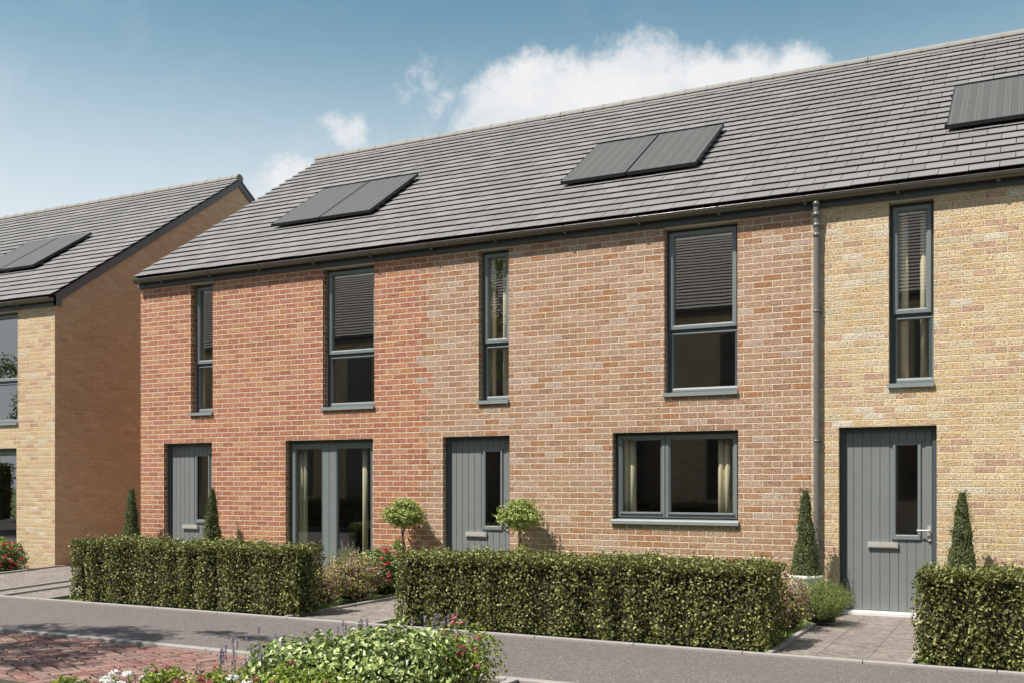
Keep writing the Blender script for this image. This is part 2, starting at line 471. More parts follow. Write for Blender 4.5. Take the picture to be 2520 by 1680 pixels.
# ---------------------------------------------------------------- mesh builder
class MB:
    def __init__(s):
        s.ch = []

    def add(s, V, F, mat=0, rnd=None, uv=None, smooth=False):
        V = np.asarray(V, float).reshape(-1, 3)
        F = np.asarray(F, int)
        if rnd is None:
            rnd = rng.random(len(F))
        s.ch.append((V, F, mat, np.broadcast_to(np.asarray(rnd, float), (len(F),)), uv, smooth))
        return s

    def box(s, x0, x1, y0, y1, z0, z1, mat=0, rnd=None):
        V = [(x0, y0, z0), (x1, y0, z0), (x1, y1, z0), (x0, y1, z0), (x0, y0, z1), (x1, y0, z1), (x1, y1, z1), (x0, y1, z1)]
        F = [(0, 3, 2, 1), (4, 5, 6, 7), (0, 1, 5, 4), (1, 2, 6, 5), (2, 3, 7, 6), (3, 0, 4, 7)]
        return s.add(V, F, mat, rnd)

    def quad(s, a, b, c, d, mat=0):
        return s.add([a, b, c, d], [(0, 1, 2, 3)], mat)

    def prism(s, pts, axis, a, b, mat=0):
        """polygon pts (2d) extruded along axis from a to b; 'x': pts are (y,z), 'y': (x,z), 'z': (x,y)"""
        n = len(pts)
        f = {'x': lambda q, k: (k, q[0], q[1]), 'y': lambda q, k: (q[0], k, q[1]), 'z': lambda q, k: (q[0], q[1], k)}[axis]
        V = [f(q, a) for q in pts] + [f(q, b) for q in pts]
        s.add(V, [(i, (i + 1) % n, n + (i + 1) % n, n + i) for i in range(n)], mat)
        s.add(V, [tuple(range(n))[::-1], tuple(range(n, 2 * n))], mat)
        return s

    def tube(s, path, rad, n=12, mat=0, cap=True, smooth=True, arc=None):
        path = [Vector(q) for q in path]
        rad = rad if hasattr(rad, '__len__') else [rad] * len(path)
        V = []
        ref = None
        for i, q in enumerate(path):
            d = (path[min(i + 1, len(path) - 1)] - path[max(i - 1, 0)]).normalized()
            if ref is None:
                ref = Vector((0, 0, 1)) if abs(d.z) < .9 else Vector((1, 0, 0))
            a = d.cross(ref).normalized()
            b = a.cross(d).normalized()
            ref = b
            for k in range(n):
                th = 2 * math.pi * k / n
                V.append(q + (a * math.cos(th) + b * math.sin(th)) * rad[i])
        F = [(i * n + k, i * n + (k + 1) % n, (i + 1) * n + (k + 1) % n, (i + 1) * n + k) for i in range(len(path) - 1) for k in range(n)]
        s.add(V, F, mat, smooth=smooth)
        if cap:
            s.add(V[:n], [tuple(range(n))[::-1]], mat)
            s.add(V[-n:], [tuple(range(n))], mat)
        return s

    def lathe(s, prof, c=(0, 0, 0), n=28, mat=0):
        V = [(c[0] + r * math.cos(2 * math.pi * k / n), c[1] + r * math.sin(2 * math.pi * k / n), c[2] + z) for r, z in prof for k in range(n)]
        F = [(i * n + k, i * n + (k + 1) % n, (i + 1) * n + (k + 1) % n, (i + 1) * n + k) for i in range(len(prof) - 1) for k in range(n)]
        return s.add(V, F, mat, smooth=True)

    def ring(s, x0, x1, z0, z1, wd, yf, yb, ch=.008, mat=0, wb=None):
        """mitred rectangular frame in the xz plane with a chamfered inner edge"""
        wb = wd if wb is None else wb
        pr = [(0, yb), (0, yf + .004), (.004, yf), (wd - ch, yf), (wd, yf + ch), (wd, yb)]
        V = []
        for ins, y in pr:
            k = ins * (wb / wd)
            V += [(x0 + ins, y, z0 + k), (x1 - ins, y, z0 + k), (x1 - ins, y, z1 - ins), (x0 + ins, y, z1 - ins)]
        F = [(4 * i + j, 4 * i + (j + 1) % 4, 4 * i + 4 + (j + 1) % 4, 4 * i + 4 + j) for i in range(len(pr) - 1) for j in range(4)]
        return s.add(V, F, mat)

    def leaves(s, P, N, L, Wd, spread=.6, mat=0, kind='simple', fold=.25, rnd=None, up=None):
        """P, N arrays; N outward directions, jittered; leaves lie roughly across N"""
        n = len(P)
        N = N + rng.normal(0, spread, (n, 3))
        N /= np.linalg.norm(N, axis=1)[:, None] + 1e-9
        T = rng.normal(0, 1, (n, 3)) if up is None else up + rng.normal(0, .45, (n, 3))
        T -= N * (T * N).sum(1)[:, None]
        T /= np.linalg.norm(T, axis=1)[:, None] + 1e-9
        B = np.cross(N, T)
        L = L * rng.uniform(.7, 1.25, n)[:, None]
        Wd = Wd * rng.uniform(.75, 1.2, n)[:, None]
        if kind == 'simple':
            V = np.stack([P - T * L * .5, P + B * Wd * .5 + N * Wd * fold, P + T * L * .5, P - B * Wd * .5 + N * Wd * fold], 1)
            F0 = np.array([(0, 1, 2), (0, 2, 3)])
            k = 4
        else:
            V = np.stack([P - T * L * .5, P + B * Wd * .42 - T * L * .12 + N * Wd * fold, P + B * Wd * .40 + T * L * .26 + N * Wd * fold,
                          P + T * L * .5 - N * L * .06, P - B * Wd * .40 + T * L * .26 + N * Wd * fold, P - B * Wd * .42 - T * L * .12 + N * Wd * fold], 1)
            F0 = np.array([(0, 1, 2, 3), (0, 3, 4, 5)])
            k = 6
        F = (np.arange(n) * k)[:, None, None] + F0[None]
        r = rng.random(n) if rnd is None else rnd
        return s.add(V.reshape(-1, 3), F.reshape(-1, F0.shape[1]), mat, np.repeat(r, len(F0)))

    def obj(s, name, mats, parent=None, local=False, **tags):
        me = bpy.data.meshes.new(name)
        if not isinstance(mats, (list, tuple)):
            mats = [mats]
        for mm in mats:
            me.materials.append(mm)
        off = 0
        VV, LI, LS, LT, MI, RN, UV, SM = [], [], [], [], [], [], [], []
        lo = 0
        for V, F, mat, rnd, uv, sm in s.ch:
            VV.append(V)
            mF, k = F.shape
            LI.append((F + off).ravel())
            LS.append(lo + np.arange(mF) * k)
            LT.append(np.full(mF, k))
            MI.append(np.full(mF, mat))
            RN.append(rnd)
            SM.append(np.full(mF, sm))
            if uv is None:
                P = V[F]
                nn = np.cross(P[:, 1] - P[:, 0], P[:, 2] - P[:, 0])
                ax = np.abs(nn).argmax(1)
                uv = np.where((ax == 0)[:, None, None], P[:, :, [1, 2]], np.where((ax == 1)[:, None, None], P[:, :, [0, 2]], P[:, :, [0, 1]]))
            UV.append(np.asarray(uv, float).reshape(-1, 2))
            off += len(V)
            lo += mF * k
        VV, LI, LS, LT, MI, RN, UV, SM = map(np.concatenate, (VV, LI, LS, LT, MI, RN, UV, SM))
        me.vertices.add(len(VV))
        me.vertices.foreach_set('co', VV.astype(np.float32).ravel())
        me.loops.add(len(LI))
        me.loops.foreach_set('vertex_index', LI.astype(np.int32))
        me.polygons.add(len(LS))
        me.polygons.foreach_set('loop_start', LS.astype(np.int32))
        me.polygons.foreach_set('loop_total', LT.astype(np.int32))
        me.polygons.foreach_set('material_index', MI.astype(np.int32))
        me.polygons.foreach_set('use_smooth', SM.astype(bool))
        me.update(calc_edges=True)
        a = me.attributes.new('rnd', 'FLOAT', 'FACE')
        a.data.foreach_set('value', RN.astype(np.float32))
        ul = me.uv_layers.new(name='UVMap')
        ul.data.foreach_set('uv', UV.astype(np.float32).ravel())
        me.validate()
        o = bpy.data.objects.new(name, me)
        COL.objects.link(o)
        if parent is not None:
            o.parent = parent
            if parent.type == 'EMPTY' and not local:
                o.location = -parent.location
        for kk, vv in tags.items():
            o[kk] = vv
        return o


def thing(name, label, cat, loc=(0, 0, 0), group=None):
    o = bpy.data.objects.new(name, None)
    o.empty_display_size = .2
    COL.objects.link(o)
    o.location = Vector(loc)
    o['label'] = label
    o['category'] = cat
    if group:
        o['group'] = group
    return o


def copy_thing(root, loc, label, rotz=0.):
    r = root.copy()
    COL.objects.link(r)
    r.location = Vector(loc)
    r.rotation_euler = (0, 0, rotz) if not root.rotation_euler.x else root.rotation_euler
    r['label'] = label
    for ch in list(root.children):
        c = ch.copy()
        COL.objects.link(c)
        c.parent = r
        for gch in ch.children:
            d = gch.copy()
            COL.objects.link(d)
            d.parent = c
    return r


# ---------------------------------------------------------------- ground, paths, kerbs
MB().quad((-250, -250, -.12), (250, -250, -.12), (250, 250, -.12), (-250, 250, -.12)).obj('ground', LAWN, kind='structure')
MB().box(-40, 30, 6.93, 8.79, -.3, -.018).obj('pavement', ASPH, kind='structure')
# block-paved road
mb = MB()
mb.box(-40, 30, -3.0, 6.84, -.3, -.052)
mb.obj('road_joint_sand', JOINT, kind='structure')
mb = MB()
bl, bw, gap = .25, .125, .0105
th = R(-24)
ct, st_ = math.cos(th), math.sin(th)
Vs, Fs, Rs = [], [], []
def inbed(x, y):
    return (x < -3.43 and y < 5.12 and x > -8.2) or (-4.72 < x < -3.43 and y < 6.9)
for a in range(-110, 110):
    for b in range(-110, 110):
        cc = (a - b) % 4
        if cc == 0:
            r = (a, b, a + 2, b + 1)
        elif cc == 3:
            r = (a, b, a + 1, b + 2)
        else:
            continue
        x0, y0, x1, y1 = (q * bw for q in r)
        cx, cy = (x0 + x1) / 2, (y0 + y1) / 2
        wx, wy = cx * ct - cy * st_ - 7, cx * st_ + cy * ct + 5
        if not (-14 < wx < 1.5 and 3.6 < wy < 6.93) or inbed(wx, wy):
            continue
        hx, hy = (x1 - x0) / 2 - gap, (y1 - y0) / 2 - gap
        zt = -.030 + random.uniform(-.0025, .0025)
        for z, k in ((-.056, 1), (zt - .006, 1), (zt, .0)):
            for sx_, sy_ in ((-1, -1), (1, -1), (1, 1), (-1, 1)):
                lx, ly = sx_ * (hx - (0 if k else .006)), sy_ * (hy - (0 if k else .006))
                gx, gy = cx + lx, cy + ly
                Vs.append((gx * ct - gy * st_ - 7, gx * st_ + gy * ct + 5, z))
        o = len(Vs) - 12
        rr = random.random()
        for q in range(2):
            for j in range(4):
                Fs.append((o + 4 * q + j, o + 4 * q + (j + 1) % 4, o + 4 * q + 4 + (j + 1) % 4, o + 4 * q + 4 + j)); Rs.append(rr)
        Fs.append((o + 8, o + 9, o + 10, o + 11)); Rs.append(rr)
mb.add(Vs, Fs, 0, Rs)
mb.obj('block_paving', BLOCK, kind='structure')

# kerb lines: lengths of one metre with open joints
def kerb_line(mb, p, q, wd, z0, z1, step=1.0, off=0.):
    p, q = Vector(p), Vector(q)
    d = q - p
    Ln = d.length
    d.normalize()
    nrm = Vector((-d.y, d.x))
    s = -off
    while s < Ln:
        a, b = max(0, s + .004), min(Ln, s + step - .004)
        if b - a > .02:
            for (za, zb, e) in ((z0, z1 - .006, 0), (z1 - .006, z1, .006)):
                A, B = p + d * a, p + d * b
                A2, B2 = A + nrm * wd, B + nrm * wd
                lo = [A, B, B2, A2]
                hi = [A + nrm * e, B + nrm * e, B2 - nrm * e, A2 - nrm * e]
                V = [(k.x, k.y, za) for k in lo] + [(k.x, k.y, zb) for k in hi]
                mb.add(V, [(0, 1, 5, 4), (1, 2, 6, 5), (2, 3, 7, 6), (3, 0, 4, 7), (4, 5, 6, 7)], 0, random.random())
        s += step
mb = MB()
kerb_line(mb, (-30, 8.795), (12, 8.795), .055, -.05, .006, 1.0, .24)
mb.obj('garden_edge_kerb', KERBM, kind='structure')
mb = MB()
kerb_line(mb, (-30, 6.85), (12, 6.85), .085, -.06, -.006, 1.0, .55)
mb.obj('pavement_kerb', KERBM, kind='structure')
mb = MB()
for a, b in (((-2.0, 8.86), (-2.0, 11.3)), ((-.86, 8.86), (-.86, 11.95)), ((-7.28, 8.86), (-7.28, 11.93)), ((-6.12, 8.86), (-6.12, 11.9)),
             ((-11.12, 8.86), (-11.5, 10.6)), ((-12.00, 8.86), (-12.36, 10.6)), ((-12.36, 10.6), (-12.5, 11.9)), ((-12.50, 8.86), (-12.98, 11.0)), ((-14.95, 9.4), (-14.95, 11.0)), ((-14.95, 11.0), (-15.33, 12.36)), ((-15.33, 12.36), (-15.33, 14.5))):
    kerb_line(mb, a, b, .05, -.05, .012, .9, .2)
mb.obj('path_edging', KERBM, kind='structure')
mb = MB()
kerb_line(mb, (-3.44, 6.85), (-3.44, 2.0), -.055, -.06, -.002, .9)
mb.obj('flower_bed_edging', KERBM, kind='structure')

gs = [(-30, -15.35, SOIL), (-11.3, -7.32, LAWN), (-6.12, -2.04, LAWN), (-.86, 8, LAWN)]
mb = MB()
for x0, x1, mt in gs:
    mb.box(x0, x1, 8.85, 12.0, -.3, -.035)
mb.obj('garden_lawn', LAWN, kind='structure')
mb = MB()
mb.box(-2.0 + .0, -.88, 8.85, 12.1, -.3, -.016)
mb.box(-7.3, -6.14, 8.85, 12.1, -.3, -.016)
mb.box(-15.35, -11.3, 8.85, 25, -.3, -.016)
mb.obj('path', SLAB, kind='structure')
mb = MB()
mb.box(-8.2, -3.46, 2.0, 5.14, -.3, -.02)
mb.box(-4.72, -3.46, 5.14, 6.85, -.3, -.035)
mb.obj('flower_bed_soil', SOIL, kind='structure')
# short grass along the front of the gardens
P = []
for x0, x1, y0, y1, n in ((-7.75, -7.33, 9.3, 9.95, 2600), (-2.5, -2.06, 9.3, 10.2, 2200), (-6.05, -2.6, 11.3, 11.9, 900), (-.8, .2, 9.5, 11.9, 900)):
    P.append(np.stack([rng.uniform(x0, x1, n), rng.uniform(y0, y1, n), np.full(n, -.035)], 1))
P = np.concatenate(P)
n = len(P)
hgt = rng.uniform(.03, .075, n)
dx = rng.normal(0, .012, (n, 3)); dx[:, 2] = 0
sd = rng.normal(0, 1, (n, 3)); sd[:, 2] = 0
sd = sd / np.linalg.norm(sd, axis=1)[:, None] * .003
top = P + dx; top[:, 2] += hgt
V = np.stack([P - sd, P + sd, top], 1).reshape(-1, 3)
mb = MB().add(V, np.arange(3 * n).reshape(-1, 3), 0, rng.random(n))
mb.obj('grass', L_GRASS, kind='stuff', label='short green lawn grass growing along the path edgings', category='grass')

# ---------------------------------------------------------------- houses
WY = 12.0
RV = .26          # wall thickness


def wall_with_openings(mb, x0, x1, z0, z1, ops, y0, thick=RV, mat=0, inner=1):
    xs = sorted({x0, x1, *[o[0] for o in ops], *[o[1] for o in ops]})
    zs = sorted({z0, z1, *[o[2] for o in ops], *[o[3] for o in ops]})
    for i in range(len(xs) - 1):
        for j in range(len(zs) - 1):
            cx, cz = (xs[i] + xs[i + 1]) / 2, (zs[j] + zs[j + 1]) / 2
            if any(o[0] < cx < o[1] and o[2] < cz < o[3] for o in ops):
                continue
            a, b, c, d = xs[i], xs[i + 1], zs[j], zs[j + 1]
            mb.quad((a, y0, c), (b, y0, c), (b, y0, d), (a, y0, d), mat)
            mb.quad((a, y0 + thick, c), (a, y0 + thick, d), (b, y0 + thick, d), (b, y0 + thick, c), inner)
    for a, b, c, d in ops:
        ym, ye = y0 + .11, y0 + thick
        for ya, yb_, mm in ((y0, ym, mat), (ym, ye, inner)):
            mb.quad((a, ya, c), (a, ya, d), (a, yb_, d), (a, yb_, c), mm)
            mb.quad((b, ya, c), (b, yb_, c), (b, yb_, d), (b, ya, d), mm)
            mb.quad((a, ya, d), (b, ya, d), (b, yb_, d), (a, yb_, d), mm)
            mb.quad((a, ya, c), (a, yb_, c), (b, yb_, c), (b, ya, c), mm)


def pane(x0, x1, z0, z1, y, parent):
    MB().quad((x0, y, z0), (x1, y, z0), (x1, y, z1), (x0, y, z1)).obj('pane', GLASS, parent)


def tall_window(house, x0, x1, z0, z1, tz, y0):
    """opening light above a fixed light, thin projecting sill"""
    f = MB()
    f.ring(x0 + .003, x1 - .003, z0 + .012, z1 - .03, .058, y0 + .115, y0 + .185, .012)
    f.box(x0 + .06, x1 - .06, y0 + .118, y0 + .18, tz - .032, tz + .032)
    fo = f.obj('window', FRAME_D, house)
    s = MB()
    s.ring(x0 + .034, x1 - .034, tz + .012, z1 - .062, .054, y0 + .092, y0 + .16, .016, wb=.058)
    so_ = s.obj('sash', FRAME, fo)
    s = MB()
    s.ring(x0 + .056, x1 - .004, z0 + .016, tz - .030, .020, y0 + .108, y0 + .175, .008, wb=.056)
    s.obj('fixed_frame', FRAME, fo)
    g = MB()
    zz = tz + .06
    g.quad((x0 + .08, y0 + .142, zz), (x1 - .08, y0 + .142, zz), (x1 - .08, y0 + .142, z1 - .11), (x0 + .08, y0 + .142, z1 - .11))
    g.obj('pane', GLASS, fo)
    pane(x0 + .07, x1 - .02, z0 + .06, tz - .04, y0 + .150, fo)
    c = MB()
    c.box(x0 - .012, x1 + .006, y0 - .028, y0 + .12, z0 - .022, z0 + .006)
    c.box(x0 - .012, x1 + .006, y0 - .032, y0 - .0285, z0 - .040, z0 + .004)
    c.obj('sill', CILLM, fo)
    h = MB()
    h.box(x0 + .002, x1 - .002, y0 + .004, y0 + .115, z1 - .028, z1 - .004)
    h.obj('soffit', SOFFIT, fo)
    return fo


def casement_pair(house, x0, x1, z0, z1, xm, y0):
    f = MB()
    f.ring(x0 + .003, x1 - .003, z0 + .002, z1 - .003, .05, y0 + .105, y0 + .175, .010)
    f.box(xm - .022, xm + .022, y0 + .108, y0 + .17, z0 + .05, z1 - .05)
    fo = f.obj('window', FRAME_D, house)
    for a, b in ((x0 + .034, xm - .004), (xm + .004, x1 - .034)):
        s = MB()
        s.ring(a, b, z0 + .030, z1 - .034, .044, y0 + .088, y0 + .16, .010, wb=.05)
        s.ring(a + .045, b - .045, z0 + .082, z1 - .080, .014, y0 + .098, y0 + .15, .008)
        s.box(a + .03, b - .03, y0 + .070, y0 + .096, z0 + .074, z0 + .094)
        s.obj('sash', FRAME, fo)
        pane(a + .05, b - .05, z0 + .088, z1 - .086, y0 + .135, fo)
    c = MB()
    c.prism([(y0 - .04, z0 - .050), (y0 - .04, z0 - .012), (y0 - .025, z0 + .004), (y0 + .105, z0 + .012), (y0 + .105, z0 - .05)], 'x', x0 - .012, x1 + .012)
    c.obj('sill', CILLM, fo)
    return fo


def front_door(house, x0, x1, z1, y0, label=None):
    d = MB()
    d.ring(x0 + .003, x1 - .003, -.01, z1 - .003, .050, y0 + .085, y0 + .17, .008, wb=.02)
    do = d.obj('door', FRAME_D, house)
    if label:
        do['label'] = label
    # boarded leaf: vertical boards with open V joints, recessed glazing
    lx0, lx1, lz0, lz1 = x0 + .056, x1 - .056, .036, z1 - .050
    gx0, gx1, gz0, gz1 = x0 + .60, x0 + .826, .888, 1.895
    yl = y0 + .118
    l = MB()
    bxs = [lx0] + [x0 + q for q in (.145, .240, .334, .430, .532, .627, .716, .810, .902)] + [lx1]
    for i in range(len(bxs) - 1):
        a, b = bxs[i] + .0035, bxs[i + 1] - .0035
        segs = [(lz0, lz1)]
        if b > gx0 - .04 and a < gx1 + .035:
            segs = [(lz0, gz0 - .03), (gz1 + .03, lz1)]
        for za, zb in segs:
            e = .0035
            V = [(a - e, yl + .008, za), (a, yl, za), (b, yl, za), (b + e, yl + .008, za), (a - e, yl + .008, zb), (a, yl, zb), (b, yl, zb), (b + e, yl + .008, zb)]
            l.add(V, [(0, 1, 5, 4), (1, 2, 6, 5), (2, 3, 7, 6)], 0)
    # backing board split round the glazing
    for a, b, c, dd in ((lx0, gx0, lz0, lz1), (gx1, lx1, lz0, lz1), (gx0, gx1, lz0, gz0), (gx0, gx1, gz1, lz1)):
        l.box(a, b, yl + .0082, yl + .045, c, dd, 0)
    lo = l.obj('leaf', DOORM, do)
    b = MB()
    b.ring(gx0 - .034, gx1 + .034, gz0 - .030, gz1 + .030, .034, yl - .012, yl + .03, .010)
    b.box(gx0 - .045, gx1 + .03, yl - .020, yl - .001, gz0 - .046, gz0 - .022)
    b.obj('glazing_bead', FRAME, do)
    pane(gx0 - .002, gx1 + .002, gz0 - .002, gz1 + .002, yl + .016, do)
    p = MB()
    p.box(x0 + .300, x0 + .624, yl - .030, yl - .001, .742, .806)
    p.box(x0 + .312, x0 + .612, yl - .034, yl - .0302, .752, .796)
    p.obj('letter_plate', STEEL, do)
    h = MB()
    hx = x1 - .083
    zc, r = .915, .022
    pts = [(hx + r * math.cos(a), zc + (.065 if math.sin(a) > 0 else -.065) + r * math.sin(a)) for a in [2 * math.pi * k / 20 for k in range(20)]]
    h.prism(pts, 'y', yl - .020, yl - .001)
    h.tube([(hx, yl - .02, .945), (hx, yl - .058, .945)], .009, 10)
    h.tube([(hx + .006, yl - .058, .945), (hx - .05, yl - .060, .946), (hx - .125, yl - .056, .946)], [.010, .009, .007], 10)
    h.obj('handle', STEEL, do)
    t_ = MB()
    t_.box(x0 + .0, x1 - .0, y0 + .03, y0 + .16, -.015, .030)
    t_.box(x0 + .0, x1 - .0, y0 + .00, y0 + .029, -.015, .016)
    t_.obj('threshold', WHITE, do)
    return do


def french_doors(house, x0, x1, z1, xm, y0):
    d = MB()
    d.ring(x0 + .003, x1 - .003, .0, z1 - .003, .042, y0 + .09, y0 + .17, .008, wb=.02)
    do = d.obj('french_door', FRAME_D, house)
    for a, b, w1, w2 in ((x0 + .044, xm - .004, .055, .115), (xm + .004, x1 - .044, .125, .048)):
        l = MB()
        pr = [(0, y0 + .155), (0, y0 + .094), (1, y0 + .094)]
        gx0, gx1, gz0, gz1 = a + w1, b - w2, .14, z1 - .115
        l.box(a, gx0, y0 + .094, y0 + .155, .03, z1 - .047)
        l.box(gx1, b, y0 + .094, y0 + .155, .03, z1 - .047)
        l.box(gx0 + .0005, gx1 - .0005, y0 + .095, y0 + .155, .03, gz0)
        l.box(gx0 + .0005, gx1 - .0005, y0 + .095, y0 + .155, gz1, z1 - .0475)
        l.ring(gx0 - .004, gx1 + .004, gz0 - .004, gz1 + .004, .018, y0 + .088, y0 + .14, .010)
        lo = l.obj('leaf', FRAME, do)
        pane(gx0 + .004, gx1 - .004, gz0 + .004, gz1 - .004, y0 + .125, do)
    MB().box(x0, x1, y0 + .02, y0 + .16, -.02, .028).obj('threshold', WHITE, do)
    return do


def tile_roof(xa, xb, ye, ze, yr, zr, n, tw=.30, jit=True, xg=0., clipl=False, clipr=False):
    """courses of flat interlocking tiles from the eaves to the ridge, half-bonded"""
    L = math.hypot(yr - ye, zr - ze)
    uy, uz = (yr - ye) / L, (zr - ze) / L
    ny, nz = -uz, uy
    gpitch = L / n
    Vs, Fs, Rs, Ms = [], [], [], []
    for r in range(n):
        s0, s1 = r * gpitch, (r + 1) * gpitch
        off = (.5 if r % 2 else 0.) * tw
        i0 = math.floor((xa - xg - off) / tw)
        i1 = math.ceil((xb - xg - off) / tw)
        for i in range(i0, i1):
            a, b = xg + off + i * tw, xg + off + (i + 1) * tw
            cm = (a + b) / 2
            if clipl or clipr:
                if clipl: a = max(a, xa)
                if clipr: b = min(b, xb)
            if (not clipl and cm < xa) or (not clipr and cm >= xb) or b - a < .03:
                continue
            a += .0032; b -= .0032
            js, jh = (random.uniform(-.003, .003), random.uniform(-.002, .003)) if jit else (0, 0)
            se = s0 - .018 + js
            hf = .039 + jh
            prof = [(s0 + .020, .008), (se + .014, hf - .024), (se, hf - .004), (se + .004, hf), (s1 + .012, .013)]
            o = len(Vs)
            for x in (a, b):
                for s_, h_ in prof:
                    Vs.append((x, ye + uy * s_ + ny * h_, ze + uz * s_ + nz * h_))
            k = len(prof)
            for j in range(k - 1):
                Fs.append((o + j, o + k + j, o + k + j + 1, o + j + 1))
                Ms.append(1 if j < 1 or j == 1 else 0)
            rr = random.random()
            Rs += [rr] * (k - 1)
            # ends
            Fs.append((o, o + 1, o + 3, o + 4)); Ms.append(1); Rs.append(rr)
            Fs.append((o + k, o + k + 4, o + k + 3, o + k + 1)); Ms.append(1); Rs.append(rr)
    mb = MB()
    Fs, Rs, Ms = np.array(Fs), np.array(Rs), np.array(Ms)
    mb.add(Vs, Fs[Ms == 0], 0, Rs[Ms == 0])
    mb.add(Vs, Fs[Ms == 1], 1, Rs[Ms == 1])
    # felt below and back slope
    mb.quad((xa, ye, ze), (xb, ye, ze), (xb, yr, zr), (xa, yr, zr), 1)
    yb = 2 * yr - ye
    mb.quad((xa, yb, ze), (xa, yr, zr), (xb, yr, zr), (xb, yb, ze), 1)
    mb.prism([(yb, ze + .001), (yr, zr + .001), (yr, zr + .03), (yb + .03, ze + .03)], 'x', xa, xb, 0)
    return mb


def ridge(xa, xb, yr, z, step=.37, r=.098):
    mb = MB()
    x = math.floor(xa / step) * step
    n = 10
    while x < xb:
        a, b = max(x, xa), min(x + step, xb)
        if b - a > .03:
            for q0, q1, rr in ((a + .006, b - .035, r), (b - .033, b + .004, r * 1.05)):
                q1 = min(q1, xb)
                if q1 <= q0:
                    continue
                V = []
                for xx in (q0, q1):
                    for k in range(n + 1):
                        a_ = math.pi * k / n
                        V.append((xx, yr - math.cos(a_) * rr * 1.05, z + math.sin(a_) * rr))
                F = [(k, k + 1, n + 2 + k, n + 1 + k) for k in range(n)]
                mb.add(V, F, 0, smooth=True)
                mb.add(V[:n + 1], [tuple(range(n + 1))], 0)
                mb.add(V[n + 1:], [tuple(range(n + 1))[::-1]], 0)
        x += step
    # bedding mortar
    mb.prism([(yr - .105, z - .05), (yr - .085, z + .010), (yr + .085, z + .010), (yr + .105, z - .05)], 'x', xa + .002, xb - .002, 0)
    return mb


def gutter(house, xa, xb, y0, zt, endL=False, endR=False, joints=()):
    """half-round gutter on brackets; y0 is the fascia face"""
    r, cy = .060, y0 - .064
    n = 12
    prof = [(cy + r * math.cos(math.pi + math.pi * k / n), zt + r * math.sin(math.pi + math.pi * k / n)) for k in range(n + 1)]
    prof_in = [(cy + (r - .004) * math.cos(math.pi + math.pi * k / n), zt + (r - .004) * math.sin(math.pi + math.pi * k / n)) for k in range(n + 1)]
    g = MB()
    V = [(xa, *q) for q in prof] + [(xb, *q) for q in prof]
    g.add(V, [(k, k + 1, n + 2 + k, n + 1 + k) for k in range(n)], 0, smooth=True)
    V = [(xa, *q) for q in prof_in] + [(xb, *q) for q in prof_in]
    g.add(V, [(k, n + 1 + k, n + 2 + k, k + 1) for k in range(n)], 0, smooth=True)
    g.tube([(xa, cy - r + .002, zt), (xb, cy - r + .002, zt)], .006, 8)
    for e, on in ((xa, endL), (xb, endR)):
        if on:
            rr = r + .006
            pts = [(cy + rr * math.cos(math.pi + math.pi * k / n), zt + rr * math.sin(math.pi + math.pi * k / n)) for k in range(n + 1)]
            g.prism(pts, 'x', e - .004, e + .028 if e == xa else e + .004, 0)
    go = g.obj('gutter', GUT, house)
    for x, wd in joints:
        b = MB()
        rr = r + (.011 if wd < .05 else .012)
        V = []
        for xx in (x - wd / 2, x + wd / 2):
            for k in range(n + 1):
                a_ = math.pi + math.pi * k / n
                V.append((xx, cy + rr * math.cos(a_), zt + .004 + rr * math.sin(a_)))
        b.add(V, [(k, k + 1, n + 2 + k, n + 1 + k) for k in range(n)], 0, smooth=True)
        b.add(V[:n + 1], [tuple(range(n + 1))], 0)
        b.add(V[n + 1:], [tuple(range(n + 1))[::-1]], 0)
        if wd < .05:
            b.box(x - wd / 2 - .004, x + wd / 2 + .004, cy - .010, y0 - .001, zt - r - .022, zt - r - .004)
        b.obj('bracket', GUT, go)
    return go


